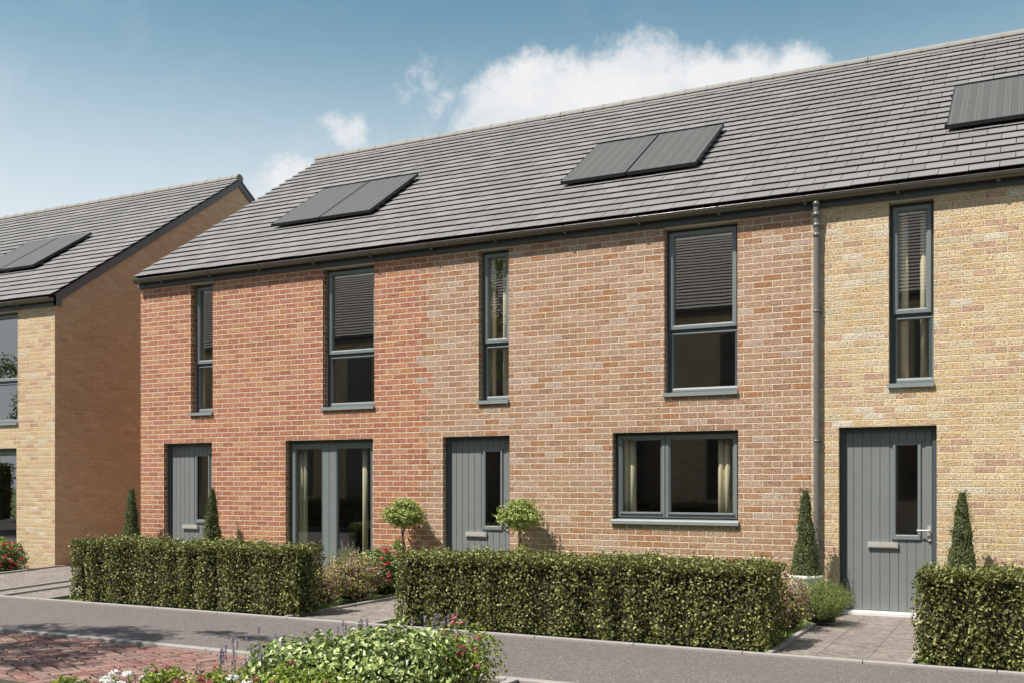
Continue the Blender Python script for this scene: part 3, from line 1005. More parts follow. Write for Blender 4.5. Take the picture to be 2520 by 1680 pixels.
def house(label, xa, xb, y0, ops, gable_l=False, gable_r=False, zr=7.965, ye=None, ze=4.765, yr=None, ybk=None, stair=None, brk_off=0.):
    yr = y0 + 4.66 if yr is None else yr
    ybk = 2 * yr - y0 if ybk is None else ybk
    ye = y0 - .100 if ye is None else ye
    h = thing('terraced_house', label, 'house', ((xa + xb) / 2, (y0 + ybk) / 2, 0), 'new brick houses along the street')
    mb = MB()
    zt = 4.72
    wall_with_openings(mb, xa, xb, -.3, zt, ops, y0)
    slope = (zr - ze) / (yr - ye)
    roofz = lambda y: ze + slope * (y - ye) - .06
    for x, on, sg in ((xa, gable_l, -1), (xb, gable_r, 1)):
        if not on:
            continue
        # gable in horizontal strips keeps the brick mapping simple
        V = [(x, y0, -.3), (x, ybk, -.3), (x, ybk, roofz(y0)), (x, yr, roofz(yr)), (x, y0, roofz(y0))]
        mb.add(V, [(0, 1, 2, 3, 4) if sg > 0 else (4, 3, 2, 1, 0)], 0)
        x2 = x - sg * RV
        V = [(x2, y0, -.3), (x2, ybk, -.3), (x2, ybk, roofz(y0)), (x2, yr, roofz(yr)), (x2, y0, roofz(y0))]
        mb.add(V, [(0, 1, 2, 3, 4)], 1)
    mb.quad((xa, ybk, -.3), (xb, ybk, -.3), (xb, ybk, 4.72), (xa, ybk, 4.72), 0)
    mb.quad((xa, y0, 4.72), (xb, y0, 4.72), (xb, ybk, 4.72), (xa, ybk, 4.72), 1)
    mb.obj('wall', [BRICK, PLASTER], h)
    # inside: floors, ceiling, party walls, a cross wall
    mb = MB()
    i0, i1, j0, j1 = xa + .13, xb - .13, y0 + RV + .002, ybk - .1
    mb.box(i0, i1, j0, j1, -.2, .025, 1)
    mb.box(i0, i1, j0, j1, 2.32, 2.545, 0)
    mb.box(i0, i1, j0, j1, 4.725, 4.76, 0)
    mb.quad((i0, j0, 0), (i0, j1, 0), (i0, j1, 4.72), (i0, j0, 4.72), 0)
    mb.quad((i1, j0, 0), (i1, j0, 4.72), (i1, j1, 4.72), (i1, j1, 0), 0)
    mb.box(i0, i1, y0 + 5.0, y0 + 5.1, .03, 4.71, 0)
    if stair:
        s0, s1 = stair
        ns = 13
        for k in range(ns):
            xk = s0 + (s1 - s0) * k / ns
            zk = .2 + k * .19
            mb.box(xk, xk + (s1 - s0) / ns + .02, y0 + 2.6, y0 + 3.45, zk - .04, zk, 1)
        dx_ = s1 - s0
        mb.prism([(s0, .02), (s0 + dx_, 2.42), (s0 + dx_, 2.20), (s0 + .3, -.0 + .022)], 'y', y0 + 2.52, y0 + 2.57, 0)
        mb.tube([(s0, y0 + 2.54, 1.0), (s1, y0 + 2.54, 3.4 - .12)], .025, 8, 1)
        for k in range(9):
            f_ = (k + .5) / 9
            mb.tube([(s0 + dx_ * f_, y0 + 2.54, 2.42 * f_), (s0 + dx_ * f_, y0 + 2.54, 1.0 + 2.3 * f_ - .02)], .012, 6, 1)
    mb.obj('interior', [PLASTER, FLOORM], h)
    # roof
    va, vb = (xa - .05 if gable_l else xa), (xb + .05 if gable_r else xb)
    r = tile_roof(va, vb, ye, ze, yr, zr, 24, clipl=gable_l, clipr=gable_r)
    ro = r.obj('roof', [TILE, TILE_EDGE], h)
    ridge(va, vb, yr, zr + .022).obj('ridge_tiles', RIDGE, ro)
    # eaves
    fx = MB()
    fa, fb = xa, (xb + .036 if gable_r else xb)
    fx.box(fa, fb, y0 - .030, y0 - .003, 4.605, 4.775)
    fx.quad((va, ye, ze - .003), (vb, ye, ze - .003), (vb, y0 - .02, ze + .055), (va, y0 - .02, ze + .055))
    fx.obj('fascia', FASCIA, h)
    k0 = math.ceil((xa + .05 - .69) - 0) + .69
    js = [(x, .026) for x in np.arange(math.floor(xa) + .69 - 1, xb, 1.0) if xa + .06 < x < xb - .03]
    gutter(h, xa + (.0 if not gable_l else -.01) + .0, (xb + .02 if gable_r else xb), y0 - .030, 4.728, gable_l, gable_r, js)
    for x, on, sg in ((xa, gable_l, -1), (xb, gable_r, 1)):
        if not on:
            continue
        b = MB()
        L = math.hypot(yr - ye, zr - ze)
        def P(s_, d):  # along slope, down
            return (ye + (yr - ye) / L * s_, ze + (zr - ze) / L * s_ - d)
        x1_, x2_ = sorted((x + sg * .002, x + sg * .036))
        a0, a1 = P(.02, .005), P(L, .005)
        b.prism([(y0 - .03, ze + .03), a1, (a1[0], a1[1] - .14), (y0 + .12, 4.72), (y0 + .12, 4.605), (y0 - .03, 4.605)], 'x', x1_, x2_)
        b.prism([(2 * yr - y0, ze + .03), (a1[0] + .0005, a1[1]), (a1[0] + .0005, a1[1] - .14), (2 * yr - y0 - .10, 4.7)], 'x', x1_, x2_)
        b.obj('bargeboard', BARGE, h)
    return h


S0 = 2.565
OPS_A = [(-12.36, -11.346, -.02, 2.1), (-9.90, -8.33, -.02, 2.1), (-11.783, -11.330, S0, 4.6), (-9.213, -8.305, S0, 4.6)]
OPS_B = [(-7.174, -6.151, -.02, 2.1), (-4.696, -3.103, 1.012, 2.1), (-6.617, -6.163, S0, 4.6), (-4.017, -3.111, S0, 4.6)]
OPS_C = [(-1.951, -.921, -.02, 2.1), (.60, 2.19, 1.012, 2.1), (-1.415, -.950, S0, 4.6), (1.28, 2.19, S0, 4.6)]
YD = 12.43
OPS_D = [(-18.02, -16.445, -.02, 2.1), (-17.32, -16.411, S0, 4.6), (-19.9, -19.45, S0, 4.6), (-20.45, -19.43, -.02, 2.1)]

hA = house('red brick end house with a narrow door, french doors and two upper windows', -12.872, -7.472, WY, OPS_A, gable_l=True, stair=(-10.6, -7.75))
hB = house('brown multi-toned brick middle house with a two-light ground floor window', -7.470, -2.264, WY, OPS_B)
hC = house('yellow brick house on the right with a wide boarded grey door', -2.262, 3.0, WY, OPS_C, gable_r=True)
hE = house('yellow brick house beyond the far left one, only its roof ridge in view', -26.3, -20.902, YD, [(-25.0, -24.0, -.02, 2.1), (-24.9, -24.0, S0, 4.6)], yr=YD + 4.69, zr=8.06)
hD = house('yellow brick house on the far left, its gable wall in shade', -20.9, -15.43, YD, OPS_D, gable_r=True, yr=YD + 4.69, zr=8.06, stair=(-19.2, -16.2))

front_door(hA, -12.36, -11.346, 2.1, WY, 'narrow-looking grey boarded door behind the hedge')
french_doors(hA, -9.90, -8.33, 2.1, -9.17, WY)
tall_window(hA, -11.783, -11.330, S0, 4.6, 3.33, WY)
tall_window(hA, -9.213, -8.305, S0, 4.6, 3.33, WY)
front_door(hB, -7.174, -6.151, 2.1, WY)
casement_pair(hB, -4.696, -3.103, 1.012, 2.1, -4.036, WY)
tall_window(hB, -6.617, -6.163, S0, 4.6, 3.33, WY)
tall_window(hB, -4.017, -3.111, S0, 4.6, 3.33, WY)
front_door(hC, -1.951, -.921, 2.1, WY)
casement_pair(hC, .60, 2.19, 1.012, 2.1, 1.3, WY)
tall_window(hC, -1.415, -.950, S0, 4.6, 3.33, WY)
tall_window(hC, 1.28, 2.19, S0, 4.6, 3.33, WY)
french_doors(hD, -18.02, -16.445, 2.1, -17.25, YD)
tall_window(hD, -17.32, -16.411, S0, 4.6, 3.33, YD)
tall_window(hD, -19.9, -19.45, S0, 4.6, 3.33, YD)
front_door(hE, -25.0, -24.0, 2.1, YD)
tall_window(hE, -24.9, -24.0, S0, 4.6, 3.33, YD)
front_door(hD, -20.45, -19.43, 2.1, YD)

# downpipe on the joint between the brown and the yellow house
PX, PY = -2.185, WY - .058
mb = MB()
mb.tube([(PX, PY, -.01), (PX, PY, 4.33)], .034, 20)
mb.tube([(PX, PY, 4.30), (PX, PY - .005, 4.45), (PX, PY - .030, 4.66), (PX, PY - .030, 4.70)], .0335, 20)
dp = mb.obj('downpipe', PIPE, hC)
for z, dy in ((4.40, 0), (4.29, 0), (4.52, -.015), (4.64, -.027)):
    c = MB()
    c.lathe([(.034, -.022), (.041, -.020), (.042, .0), (.041, .020), (.034, .022)], (PX, PY + dy, z), 24)
    c.obj('collar', PIPE, dp)
for z in (3.42, 1.95, .78):
    c = MB()
    c.lathe([(.034, -.012), (.038, -.011), (.038, .011), (.034, .012)], (PX, PY, z), 24)
    c.box(PX - .006, PX + .055, PY + .018, WY - .001, z - .011, z + .011)
    c.tube([(PX + .055, PY + .02, z), (PX + .055, PY + .036, z)], .009, 10)
    c.obj('pipe_clip', PIPE, dp)

# ---------------------------------------------------------------- curtains (hang inside, things of their own)
def curtain(xa, xb, z0, z1, folds, label, y=WY + .27):
    mb = MB()
    n = folds * 14
    V = []
    for k in range(n + 1):
        f_ = k / n
        x = xa + (xb - xa) * f_
        yy = y - abs(math.sin(math.pi * f_ * folds)) ** .7 * .06
        V += [(x, yy, z0), (x + .004 * math.sin(f_ * 9), yy, (z0 + z1) / 2), (x, yy, z1)]
    F = []
    for k in range(n):
        for j in range(2):
            a = 3 * k + j
            F.append((a, a + 3, a + 4, a + 1))
    mb.add(V, F, 0, smooth=True)
    o = mb.obj('curtain', CURT, label=label, category='curtain', group='cream curtains behind the windows')
    so_ = o.modifiers.new('thickness', 'SOLIDIFY')
    so_.thickness = .004
    return o

curtain(-4.655, -4.475, .92, 2.16, 2, 'cream curtain at the left end of the two-light ground floor window')
curtain(-3.42, -3.25, .92, 2.16, 2, 'cream curtain at the right end of the two-light ground floor window')
curtain(-1.345, -1.235, 2.56, 4.7, 1, 'cream curtain at the left of the narrow window in the yellow wall')
curtain(-1.115, -1.03, 2.56, 4.7, 1, 'cream curtain at the right of the narrow window in the yellow wall')
curtain(-6.61, -6.49, 2.56, 4.7, 2, 'cream curtain at the left of the narrow window in the brown wall')
curtain(-6.385, -6.30, 2.56, 4.7, 1, 'cream curtain at the right of the narrow window in the brown wall')
curtain(-11.85, -11.74, 2.56, 4.7, 2, 'cream curtain in the narrow upper window of the red wall')
curtain(-9.90, -9.70, .04, 2.2, 3, 'cream curtain behind the left leaf of the french doors')
curtain(-8.69, -8.60, .04, 2.2, 1, 'cream curtain behind the right leaf of the french doors')
curtain(-16.72, -16.62, .04, 2.2, 1, 'cream curtain at the ground floor glass doors of the far left house', YD + .27)

# ---------------------------------------------------------------- solar panels, lying on the roofs
def solar(x0, x1, label, first=None, dy=0., dz=0.):
    ye, ze, yr, zr = WY - .100, 4.765, WY + 4.66, 7.965
    if first is not None:
        o = copy_thing(first[0], (x0, first[1].y + dy, first[1].z + dz), label)
        o.rotation_euler = first[0].rotation_euler
        return o
    ang = math.atan2(zr - ze, yr - ye)
    y_, = (13.10,)
    z_ = ze + (y_ - ye) * math.tan(ang) + .035
    t_ = thing('solar_panel', label, 'solar panel', (x0, y_, z_), 'dark solar panels lying on the tiled roofs')
    t_.rotation_euler = (ang, 0, 0)
    wd, ln = x1 - x0, 1.69
    MB().box(.012, wd - .012, .012, ln - .012, .055, .089).obj('cells', CELLS, t_, True)
    f = MB()
    f.box(0, wd, 0, .0115, .045, .092); f.box(0, wd, ln - .0115, ln, .045, .092)
    f.box(0, .0115, .012, ln - .012, .045, .092); f.box(wd - .0115, wd, .012, ln - .012, .045, .092)
    f.obj('frame', ALU, t_, True)
    for yy in (.18, ln - .22):
        f = MB()
        f.box(-.035, wd + .035, yy, yy + .04, .012, .044)
        f.obj('rail', BLACK, t_, True)
    return t_

p0 = solar(-11.072, -10.105, 'left solar panel of the pair on the red brick end house roof')
F0 = (p0, p0.location.copy())
solar(-10.09, 0, 'right solar panel of the pair on the red brick end house roof', F0)
solar(-5.89, 0, 'left solar panel of the pair above the brown brick middle house', F0)
solar(-4.908, 0, 'right solar panel of the pair above the brown brick middle house', F0)
solar(-.895, 0, 'solar panel at the right edge of the photo above the yellow house', F0)
solar(.085, 0, 'solar panel next to the one at the right edge, beyond the yellow house window', F0)
solar(-18.34, 0, 'right solar panel of the pair on the far left house roof', F0, YD - WY + .0, .03)
solar(-19.33, 0, 'left solar panel of the far left house roof pair, cut by the edge', F0, YD - WY, .03)
for o in bpy.data.objects:
    if o.name.startswith('solar_panel') and 'far left' in o.get('label', ''):
        o.location.x += .0

# ---------------------------------------------------------------- hedges
def hedge(x0, x1, y0, y1, h, label, n, leaf=.030, seed=0., cleft=.37):
    r_ = np.random.default_rng(int(seed * 10) + 3)
    def bulge(x, z):
        u = (x + seed) / cleft
        return (.020 + .022 * np.sin(x * 1.3 + seed) ** 2) * np.cos(2 * np.pi * u + 1.7 * np.sin(u * 1.3)) + .014 * np.sin(x * 11 + z * 9 + seed) + .010 * np.sin(x * 27 + z * 21)
    def topn(x, y):
        return .016 * np.sin(x * 4.3 + seed) + .013 * np.sin(x * 13 + y * 8) + .011 * np.sin(x * 29 - y * 13)
    Lx, Ly = x1 - x0, y1 - y0
    faces = [('f', Lx * h), ('b', Lx * h * .4), ('l', Ly * h), ('r', Ly * h), ('t', Lx * Ly * 1.2)]
    tot = sum(a for _, a in faces)
    Ps, Ns = [], []
    rc = .085
    for k, a in faces:
        m_ = int(n * a / tot)
        u, v = rng.random(m_), rng.random(m_)
        dep = rng.random(m_) ** 1.1 * .115 - .012 * (rng.random(m_) > .8)
        if k in 'fb':
            x, z = x0 + u * Lx, v * h
            y = np.full(m_, y0 if k == 'f' else y1)
            sg = -1 if k == 'f' else 1
            out = bulge(x, z)
            y = y + sg * (out - dep)
            N = np.tile((0, sg, .25), (m_, 1)).astype(float)
        elif k in 'lr':
            y, z = y0 + u * Ly, v * h
            sg = -1 if k == 'l' else 1
            x = (x0 if k == 'l' else x1) + sg * (bulge(y * 1.3, z) - dep)
            N = np.tile((sg, 0, .25), (m_, 1)).astype(float)
        else:
            x, y = x0 + u * Lx, y0 + v * Ly
            z = h + topn(x, y) - dep * .8
            N = np.tile((0, 0, 1), (m_, 1)).astype(float)
        # round the upper edges
        ex = np.minimum(x - x0, x1 - x); ey = np.minimum(y - y0, y1 - y); ez = h - z
        e = np.minimum(ex, ey)
        bad = (e < rc) & (ez < rc)
        dd = np.sqrt(np.clip(rc - e, 0, None) ** 2 + np.clip(rc - ez, 0, None) ** 2)
        z = np.where(bad & (dd > rc), z - (dd - rc) * .7, z)
        P = np.stack([x, y, z], 1)
        P[:, 2] = np.maximum(P[:, 2], .005)
        Ps.append(P); Ns.append(N)
    # stray shoots
    m_ = int(n * .030)
    x = x0 + rng.random(m_) * Lx; y = y0 + rng.random(m_) * Ly
    Ps.append(np.stack([x, y, h + topn(x, y) + rng.random(m_) ** 2 * .055], 1)); Ns.append(np.tile((0, -.3, 1.), (m_, 1)))
    P, N = np.concatenate(Ps), np.concatenate(Ns)
    mb = MB()
    rn = np.clip(rng.random(len(P)) ** 1.7, 0, 1)
    mb.leaves(P, N, leaf, leaf * .60, .75, 0, 'simple', .18, rn)
    d = .10
    mb.box(x0 + d, x1 - d, y0 + d, y1 - d, -.03, h - d, 1)  # solid core, coloured black for the shade between the leaves
    # bare twigs inside and at the foot
    m_ = int(Lx * 60)
    V, F = [], []
    for k in range(m_):
        x = x0 + .05 + random.random() * (Lx - .1)
        y = random.choice((y0 + .075, y0 + .09, y1 - .08))
        z = random.random() * h * .7
        dx_, dz_ = random.uniform(-.06, .06), random.uniform(.08, .22)
        o = len(V)
        V += [(x, y, z), (x + .004, y, z), (x + dx_ + .003, y - .03, z + dz_), (x + dx_, y - .03, z + dz_)]
        F.append((o, o + 1, o + 2, o + 3))
    mb.add(V, F, 2)
    return mb.obj('hedge', [L_HEDGE, SHADE_CORE, BARK], label=label, category='hedge', group='clipped green hedges behind the pavement')

hedge(-10.82, -7.20, 8.93, 9.42, .765, 'clipped green hedge in front of the red brick house', 30000, .033, 0.)
hedge(-5.93, -2.03, 8.93, 9.58, .75, 'long clipped hedge in front of the brown brick house window', 34000, .033, 3.3)
hedge(-.84, 1.9, 8.93, 9.42, .765, 'clipped hedge at the right edge beside the yellow house door', 23000, .034, 7.7)

# ---------------------------------------------------------------- potted conifers and standard trees
def blob(mb, c, r, n, leaf, wd, mat=0, kind='simple', spread=.7, shell=.5, lo=-1.0, rnd=None, lump=.18, seed=0.):
    """leaves through the outer part of a lumpy ellipsoid"""
    d = rng.normal(0, 1, (n, 3))
    d /= np.linalg.norm(d, axis=1)[:, None]
    d[:, 2] = np.where(d[:, 2] < lo, -d[:, 2] * .6, d[:, 2])
    k = 1 + lump * np.sin(d[:, 0] * 5 + seed) * np.cos(d[:, 1] * 6 + seed * 2) + lump * .6 * np.sin(d[:, 2] * 9 + d[:, 0] * 7 + seed)
    k *= 1 - rng.random(n) ** 1.7 * shell
    P = np.array(c) + d * np.array(r) * k[:, None]
    P[:, 2] = np.maximum(P[:, 2], .0)
    mb.leaves(P, d + np.array((0, 0, .35)), leaf, wd, spread, mat, kind, .2, rnd)
    return P

def sprays(mb, P0, up, n, ln, leaf, wd, mat=0, per=9):
    """short leafy shoots that stick out of a crown"""
    i = rng.integers(0, len(P0), n)
    for k in i:
        d = Vector(up[k]) if up is not None else Vector((0, 0, 1))
        d = (d + Vector(rng.normal(0, .3, 3))).normalized()
        q = np.array([P0[k] + np.array(d) * ln * j / per for j in range(per)])
        mb.leaves(q + rng.normal(0, .006, q.shape), rng.normal(0, 1, q.shape), leaf, wd, .5, mat)

def pot_mesh(r, h):
    return MB().lathe([(.001, 0), (r * .66, 0), (r * .78, h * .35), (r * .93, h * .8), (r, h * .9), (r * 1.04, h * .93), (r * 1.04, h), (r * .95, h), (r * .93, h * .93), (.001, h * .93)], (0, 0, 0), 36)

def conifer(label):
    t_ = thing('potted_conifer', label, 'potted conifer', (0, 0, 0), 'clipped cone conifers in pots beside the doors')
    pot_mesh(.185, .45).obj('pot', POT, t_, True)
    MB().tube([(0, 0, .40), (.005, 0, .8), (0, 0, 1.25)], [.02, .014, .005], 8).obj('trunk', BARK, t_, True)
    n = 9000
    z = rng.random(n) ** 1.15
    rad = (.116 * (1 - z) ** .80 + .024 + .030 * np.exp(-(z / .22) ** 2)) * (1 + .10 * np.sin(z * 23 + 1) * rng.random(n))
    th = rng.random(n) * 2 * np.pi
    rad = rad * (1 + .12 * np.sin(th * 3 + z * 5) * np.cos(th * 2 - z * 7)) * (1 - rng.random(n) ** 2 * .55)
    P = np.stack([rad * np.cos(th), rad * np.sin(th), .445 + z * .93], 1)
    N = np.stack([np.cos(th), np.sin(th), np.full(n, .3)], 1)
    mb = MB()
    up = np.stack([np.cos(th) * .5, np.sin(th) * .5, np.ones(n) * 1.3], 1)
    mb.leaves(P, N, .034, .010, .5, 0, 'simple', .1, None, up)
    sprays(mb, P, N + np.array((0, 0, 1.2)), 300, .085, .026, .008, per=6)
    mb.lathe([(.001, .5), (.07, .50), (.055, .75), (.03, 1.1), (.001, 1.3)], (0, 0, 0), 12, 1)
    mb.obj('foliage', [L_CONIF, SHADE_CORE], t_, True)
    return t_

c0 = conifer('slim cone conifer standing at the left corner of the red brick house')
c0.location = (-12.66, 11.62, 0)
copy_thing(c0, (-11.00, 11.64, 0), 'slim cone conifer between the red house door and the french doors', 1.9).scale = (1.08, 1.0, 1.0)
copy_thing(c0, (-2.235, 11.58, 0), 'slim cone conifer in a pale pot in front of the downpipe', 3.6).rotation_euler.x = .012
copy_thing(c0, (-.645, 11.62, 0), 'slim cone conifer behind the right hedge, right of the yellow house door', 5.1).scale = (.95, 1.05, .99)

def standard(label, seed):
    t_ = thing('standard_tree', label, 'potted tree', (0, 0, 0), 'round-headed standard trees in pots beside the middle door')
    pot_mesh(.19, .42).obj('pot', POT, t_, True)
    mb = MB()
    for ph in (0, 2.6):
        mb.tube([(.014 * math.cos(z * 12 + ph) + .02 * math.sin(z * 5), .014 * math.sin(z * 12 + ph), z) for z in np.arange(.38, .96, .03)], [.013 - .004 * k / 20 for k in range(len(np.arange(.38, .96, .03)))], 8)
    for k in range(9):
        a = k * 2.4
        mb.tube([(0, 0, .82 + .01 * k), (.08 * math.cos(a), .08 * math.sin(a), .93 + .01 * k), (.17 * math.cos(a), .17 * math.sin(a), 1.0 + .01 * k)], [.008, .006, .003], 6)
    mb.obj('trunk', BARK, t_, True)
    mb = MB()
    P = blob(mb, (0, 0, 1.03), (.275, .275, .155), 2700, .045, .026, 0, 'simple', .6, .75, lump=.2, seed=seed)
    blob(mb, (.02, 0, 1.17), (.16, .16, .09), 900, .040, .024, 0, 'simple', .6, .8, seed=seed + 1)
    D = P - np.array((0, 0, .95)); D /= np.linalg.norm(D, axis=1)[:, None]
    D[:, 2] += .25
    sprays(mb, P, D, 95, .11, .036, .02, per=7)
    blob(mb, (-.075, -.03, .62), (.075, .075, .085), 330, .036, .022, 0, 'simple', .7, .8, seed=seed)
    mb.obj('crown', L_STD, t_, True)
    return t_

s0_ = standard('round-headed tree on a twisted stem, left of the middle house door', 1.)
s0_.location = (-7.60, 11.68, 0)
copy_thing(s0_, (-5.84, 11.68, 0), 'round-headed tree on a twisted stem, right of the middle house door', 2.2)

# ---------------------------------------------------------------- garden shrubs
def shrub(name, label, cat, parts, loc, group=None):
    t_ = thing(name, label, cat, loc, group)
    for nm, mb, mats in parts:
        for b_ in (mb if isinstance(mb, list) else [mb]):
            b_.obj('flower_head' if isinstance(mb, list) else nm, mats, t_)
    return t_

def flowers(P, r, petals, lf, mat, n_each=26):
    out = []
    for q in P:
        mb = MB()
        out.append(mb)
        d = rng.normal(0, 1, (n_each, 3))
        d /= np.linalg.norm(d, axis=1)[:, None]
        d[:, 2] = np.abs(d[:, 2])
        mb.leaves(np.array(q) + d * r * np.array((1, 1, .7)), d, lf, lf * .8, .35, 0, 'simple', .15)
    return out

def pick(P, c, n, front=(.6, -.8, .4)):
    """n blossom positions on the outer, upper, front side of a crown"""
    D = P - np.array(c)
    sc = D @ np.array(front) / (np.abs(D).max() + 1e-6) + rng.random(len(P)) * .9
    i = np.argsort(-sc)[:n * 6]
    return P[rng.permutation(i)[:n]]

# mottled shrubs beside the middle path
for (c, r, n, lab) in (((-7.74, 9.98, .21), (.31, .36, .22), 5200, 'mottled yellow and purple shrub next to the end of the left hedge'),
                       ((-7.68, 10.62, .26), (.32, .38, .27), 6000, 'mottled purple and yellow shrub in the middle of the bed beside the path')):
    mb = MB()
    P = blob(mb, c, r, int(n * 1.7), .027, .019, 0, spread=.9, shell=.75, lump=.26, seed=c[1])
    sprays(mb, P, (P - np.array(c)) / np.linalg.norm(P - np.array(c), axis=1)[:, None], 90, .11, .022, .015, per=6)
    mb.lathe([(.001, .0), (.17, .02), (.19, .2), (.12, .36), (.001, .40)], (c[0], c[1], 0), 10, 1)
    shrub('mottled_shrub', lab, 'shrub', [('foliage', mb, [L_MIX, SHADE_CORE])], (c[0], c[1], 0), 'mottled garden shrubs')
c = (-2.24, 10.42, .25)
mb = MB()
P = blob(mb, c, (.26, .30, .27), 7000, .025, .018, 0, spread=.9, shell=.75, lump=.26, seed=4)
sprays(mb, P, (P - np.array(c)) / np.linalg.norm(P - np.array(c), axis=1)[:, None], 70, .10, .02, .014, per=6)
mb.lathe([(.001, .0), (.14, .02), (.16, .2), (.1, .34), (.001, .38)], (c[0], c[1], 0), 10, 1)
shrub('mottled_shrub', 'small mottled pink and yellow shrub at the right end of the long hedge', 'shrub', [('foliage', mb, [L_MIX, SHADE_CORE])], (c[0], c[1], 0), 'mottled garden shrubs')

def feathery(c, rad, h, n, lab, lav=0):
    mb = MB()
    tips = []
    for k in range(n):
        a = random.random() * 2 * math.pi
        ln = random.random() ** .55
        sp = rad * ln
        hh = h * (1 - .42 * ln ** 2) * random.uniform(.72, 1.05)
        b0 = Vector((c[0] + .35 * sp * math.cos(a), c[1] + .35 * sp * math.sin(a), .02))
        tp = Vector((c[0] + sp * math.cos(a), c[1] + sp * math.sin(a), hh))
        md = b0.lerp(tp, .55) + Vector((0, 0, .04))
        m_ = 34
        f_ = np.linspace(.15, 1, m_)
        q = np.array([((1 - u) ** 2 * np.array(b0) + 2 * u * (1 - u) * np.array(md) + u * u * np.array(tp)) for u in f_])
        q += rng.normal(0, .013, q.shape)
        upv = np.tile(np.array(tp - b0) / (tp - b0).length, (m_, 1))
        mb.leaves(q, rng.normal(0, 1, q.shape), .022, .0065, .4, 0, 'simple', .1, None, upv)
        tips.append(tp)
    mb.lathe([(.001, .0), (rad * .4, .02), (rad * .35, h * .3), (.001, h * .42)], (c[0], c[1], 0), 10, 1)
    parts = [('foliage', mb, [L_FEATH, SHADE_CORE])]
    if lav:
        fl = MB()
        for tp in random.sample(tips, lav):
            q = np.array([np.array(tp) + np.array((0, 0, .012 * j)) for j in range(5)])
            fl.leaves(np.repeat(q, 3, 0) + rng.normal(0, .006, (15, 3)), rng.normal(0, 1, (15, 3)), .014, .010, .3)
        parts.append(('flowers', fl, [P_LAV]))
    return shrub('feathery_shrub', lab, 'shrub', parts, (c[0], c[1], 0), 'feathery green shrubs')

feathery((-1.97, 11.02), .37, .50, 430, 'feathery green shrub spilling over the path below the pale pot')
feathery((-2.48, 11.15), .20, .44, 120, 'small feathery green shrub left of the pale pot, behind the long hedge end')
feathery((-8.02, 10.95), .34, .66, 260, 'feathery shrub with a few lilac flowers in front of the french doors', 40)

# dark leafy mound with variegated leaves by the wall, and red roses
c = (-8.02, 11.60, .33)
mb = MB()
blob(mb, (-7.98, 11.55, .32), (.33, .25, .24), 2300, .05, .034, 0, 'ovate', .5, .5, lump=.1, seed=2)
shrub('variegated_shrub', 'low shrub with cream-edged leaves against the red brick wall', 'shrub', [('foliage', mb, [leafmat('variegated_leaf', [(0, (.03, .06, .014)), (.55, (.07, .12, .03)), (.7, (.45, .44, .2)), (1, (.6, .58, .3))])])], (-7.98, 11.55, 0))

def rose(c, r, n, nf, lab, fr=.022):
    mb = MB()
    P = blob(mb, (c[0], c[1], c[2]), r, n, .036, .025, 0, 'simple', .75, .7, lump=.2, seed=c[0])
    mb.lathe([(.001, .0), (r[0] * .5, .02), (r[0] * .5, c[2]), (.001, c[2] + r[2] * .4)], (c[0], c[1], 0), 10, 1)
    D = P - np.array(c); D /= np.linalg.norm(D, axis=1)[:, None]
    sprays(mb, P, D, 26, .10, .030, .02, per=5)
    fl = flowers(pick(P, c, nf), fr, 0, .030, 0, 22)
    return shrub('rose_bush', lab, 'rose bush', [('foliage', mb, [L_ROSE, SHADE_CORE]), ('flowers', fl, [P_RED])], (c[0], c[1], 0), 'rose bushes with red flowers')

rose((-7.58, 11.22, .30), (.24, .26, .30), 2600, 14, 'rose bush with bright red flowers beside the middle path')
rose((-15.72, 11.62, .20), (.44, .36, .27), 4600, 46, 'rose bush full of red flowers at the far left edge', .026)
mb = MB()
blob(mb, (-16.35, 12.0, .26), (.36, .22, .24), 1800, .05, .034, 0, 'ovate', .5, .5)
shrub('leafy_shrub', 'lime green leafy shrub behind the roses at the far left edge', 'shrub', [('foliage', mb, [L_BRIGHT])], (-16.3, 12.0, 0))
for pos, lab in (((-7.50, 11.45, 0), 'pale round stone pot by the wall left of the middle door'),):
    pass

# ---------------------------------------------------------------- flower bed in the foreground
mb = MB()
for (cx_, cy_, rx, ry, hz_, n, sd_) in ((-3.80, 5.52, .48, .50, .50, 5600, 1.), (-4.24, 5.42, .46, .48, .455, 5000, 2.), (-3.62, 5.75, .36, .36, .52, 2900, 3.), (-4.0, 5.9, .36, .3, .49, 2000, 4.)):
    P = blob(mb, (cx_, cy_, .22), (rx, ry, hz_ - .22), int(n * .72),   .045, .030, 0, 'ovate', .6, .5, lo=-.75, lump=.12, seed=sd_)
    mb.lathe([(.001, .0), (rx * .6, .02), (rx * .62, .25), (rx * .4, hz_ - .17), (.001, hz_ - .13)], (cx_, cy_, 0), 12, 1)
shrub('hebe_bush', 'large rounded bush of pale green leaves in the foreground bed', 'shrub', [('foliage', mb, [L_HEBE, SHADE_CORE])], (-4.0, 5.55, 0))

def small_flowering(c, r, h, nl, nf, lab, name, cat, petal, fr, leafm=L_BRIGHT, leaf=.032, ne=30, lf=.016):
    mb = MB()
    P = blob(mb, (c[0], c[1], h * .52), (r, r, h * .48), nl, leaf, leaf * .66, 0, 'ovate', .7, .8, lump=.22, seed=c[0] * 3)
    D = P - np.array((c[0], c[1], .1)); D /= np.linalg.norm(D, axis=1)[:, None]
    sprays(mb, P, D, int(nl / 60), .06, leaf * .8, leaf * .5, per=4)
    Q = pick(P, (c[0], c[1], h * .4), nf, (.1, -.8, .9))
    Q[:, 2] += .012
    parts = [('foliage', mb, [leafm]), ('flowers', flowers(Q, fr, 0, lf, 0, ne), [petal])]
    return shrub(name, lab, cat, parts, (c[0], c[1], 0))

